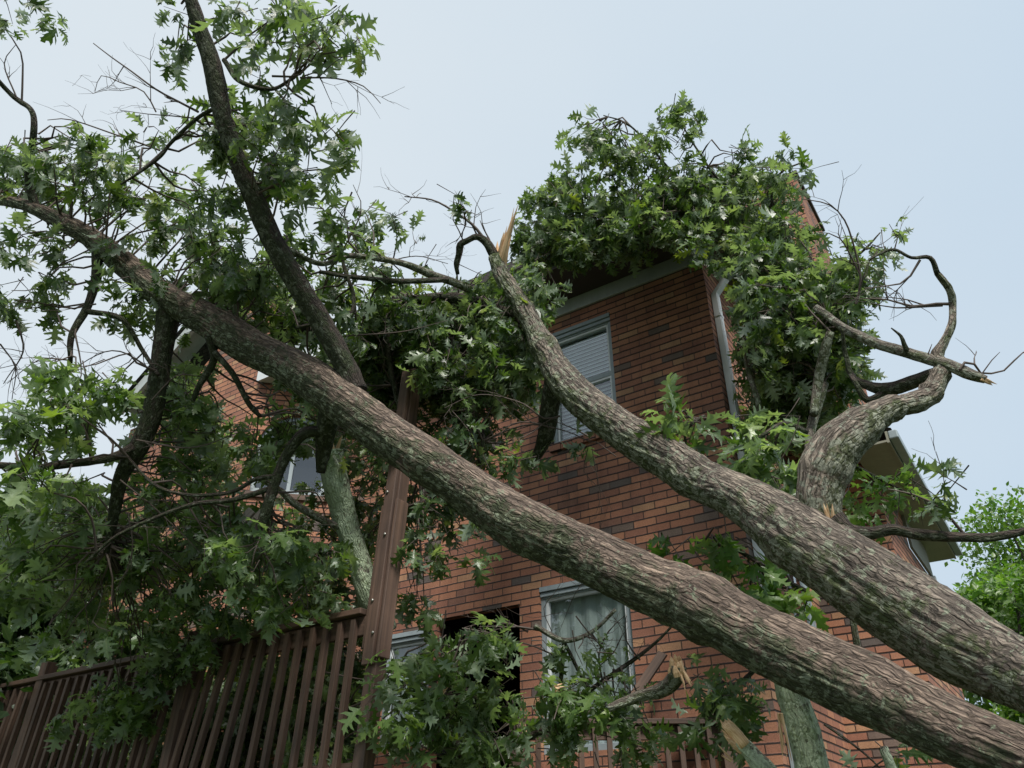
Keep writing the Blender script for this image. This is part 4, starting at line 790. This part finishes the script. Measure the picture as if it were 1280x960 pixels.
# lower landing railing near the house
lr = root('landing_railing', 'short brown slatted railing low by the house wall under the curtained window', 'railing', tuple(at(780, 930, 5.6)))
q0, q1 = at(640, 906, 5.45), at(915, 905, 5.45); q0[2] = q1[2] = (q0[2]+q1[2])/2; dx = nrm(q1-q0); dy = np.array([-dx[1], dx[0], 0]); LL = np.linalg.norm(q1-q0)
m_ = MB(); m_.box(q0-dy*.03+ZZ*.0, dy*.12, ZZ*.035, dx*LL); m_.build('cap_rail', M_deck, lr, bevel=.005)
m_ = MB(); m_.box(q0+dy*.025-ZZ*.095, dy*.038, ZZ*.092, dx*LL); m_.build('top_rail', M_deck, lr, bevel=.004)
s_ = .16
while s_ < LL-.15:
    m_ = MB(); m_.box(q0+dx*s_-dy*.015, dx*.036, dy*.036, ZZ*(-1.0)); m_.v = [tuple(np.array(p_)-ZZ*.012) for p_ in m_.v]; m_.build('baluster', M_deck, lr, bevel=.003); s_ += .098
for s_ in (-.02, LL-.10):
    m_ = MB(); m_.box(q0+dx*s_-dy*.065+ZZ*(-.0 if s_ > 0 else .03), dx*.12, dy*.11, ZZ*(-q0[2]-0.03*0)); m_.build('post', M_deck, lr, bevel=.004)
splinter(lr, q0+dx*.06-dy*.07-ZZ*.02, -ZZ+dx*.2, .03, .13, 8)
pl = root('loose_plank', 'reddish brown plank leaning on the brick right of the curtained window', 'plank', tuple(at(800, 880, 5.7)))
m_ = MB(); p, q = at(795, 875, 5.55), at(833, 818, 5.75); m_.box(p, nrm(np.cross(q-p, V))*.07, V*.03, q-p); m_.build('board', M_deck, pl, bevel=.004)
# small security camera at the frieze corner
t_ = TubeMB(); p = H(.02, -.10, 6.50); t_.tube([(*(p+V*.09), .012), (*p, .014), (*(p-V*.005), .026), (*(p-V*.06+U*.02-ZZ*.02), .026)], 12, .01); sc_ = t_.build('security_camera', M_white, house)

# ------------------------------------------------------------------ standing trees beyond
SM = [small_template()]
def bg_tree(label, base, h, cr, crz, n, mat, size=.16, group=None, trunk_r=.22, clumps=26, low=.35):
    r = root('oak_tree', label, 'tree', base, group); b0 = np.array(base, float); ctr = b0+ZZ*(h-crz)
    t_ = TubeMB(); t_.tube([(*b0, trunk_r), (*(b0+ZZ*h*.3+rv(.1)), trunk_r*.8), (*(b0+ZZ*h*.6+rv(.2)), trunk_r*.5), (*(b0+ZZ*h*.88), trunk_r*.12)], 12, .3, .02)
    cl = []
    for k in range(clumps):
        while True:
            q = RNG.uniform(-1, 1, 3)
            if .45 < np.linalg.norm(q) < 1: break
        c = ctr+q*np.array([cr, cr, crz])*.86; cl.append((c, random.uniform(.28, .46)*cr))
        s0 = b0+ZZ*h*random.uniform(low, .75); t_.tube([(*s0, .07), (*((s0+c)/2-ZZ*.1+rv(.2)), .045), (*c, .012)], 6, .3)
    t_.build('trunk', M_limb, r)
    lb = LeafBatch(SM)
    for k in range(n):
        c, rr = cl[random.randrange(len(cl))]; q = nrm(rv()); p = c+q*rr*random.uniform(.3, 1.05)*np.array([1, 1, .62]); 
        lb.add(p, nrm(rv()+q*.5-ZZ*.3), ZZ*.8+rv(.5), size*random.uniform(.6, 1.3), random.random())
    lb.build('crown', mat, r); return r
GR = 'broadleaf trees standing beyond the house'
bg_tree('bright green tree beyond the right eave, filling the lower right sky', (12.6, 17.5, 0), 9.6, 2.6, 3.2, 26000, M_leafb, .15, GR, clumps=46)
bg_tree('tall bright green tree at the far right edge behind the horizontal branch', (15.4, 18.5, 0), 10.4, 2.6, 3.4, 26000, M_leafb, .15, GR, clumps=44)
bg_tree('green tree just behind the low end of the right eave', (9.9, 15.5, 0), 7.3, 1.7, 2.6, 16000, M_leafb, .14, GR, clumps=30)
GL = 'dark trees standing behind the left end of the deck'
bg_tree('dark leafy tree behind the far left end of the deck railing', (-9.6, 11.2, 0), 8.0, 2.8, 3.4, 15000, M_leafd, .19, GL, clumps=60)
bg_tree('dark leafy tree behind the deck, left of the brick bay', (-6.3, 11.8, 0), 7.2, 2.3, 3.2, 14000, M_leafd, .19, GL, clumps=60)
bg_tree('low dark shrubby tree close behind the deck railing', (-4.9, 8.6, 0), 5.2, 1.5, 2.2, 9000, M_leafd, .16, GL, clumps=46, trunk_r=.1)
for o in bpy.data.objects:
    if '_r' in o: del o['_r']
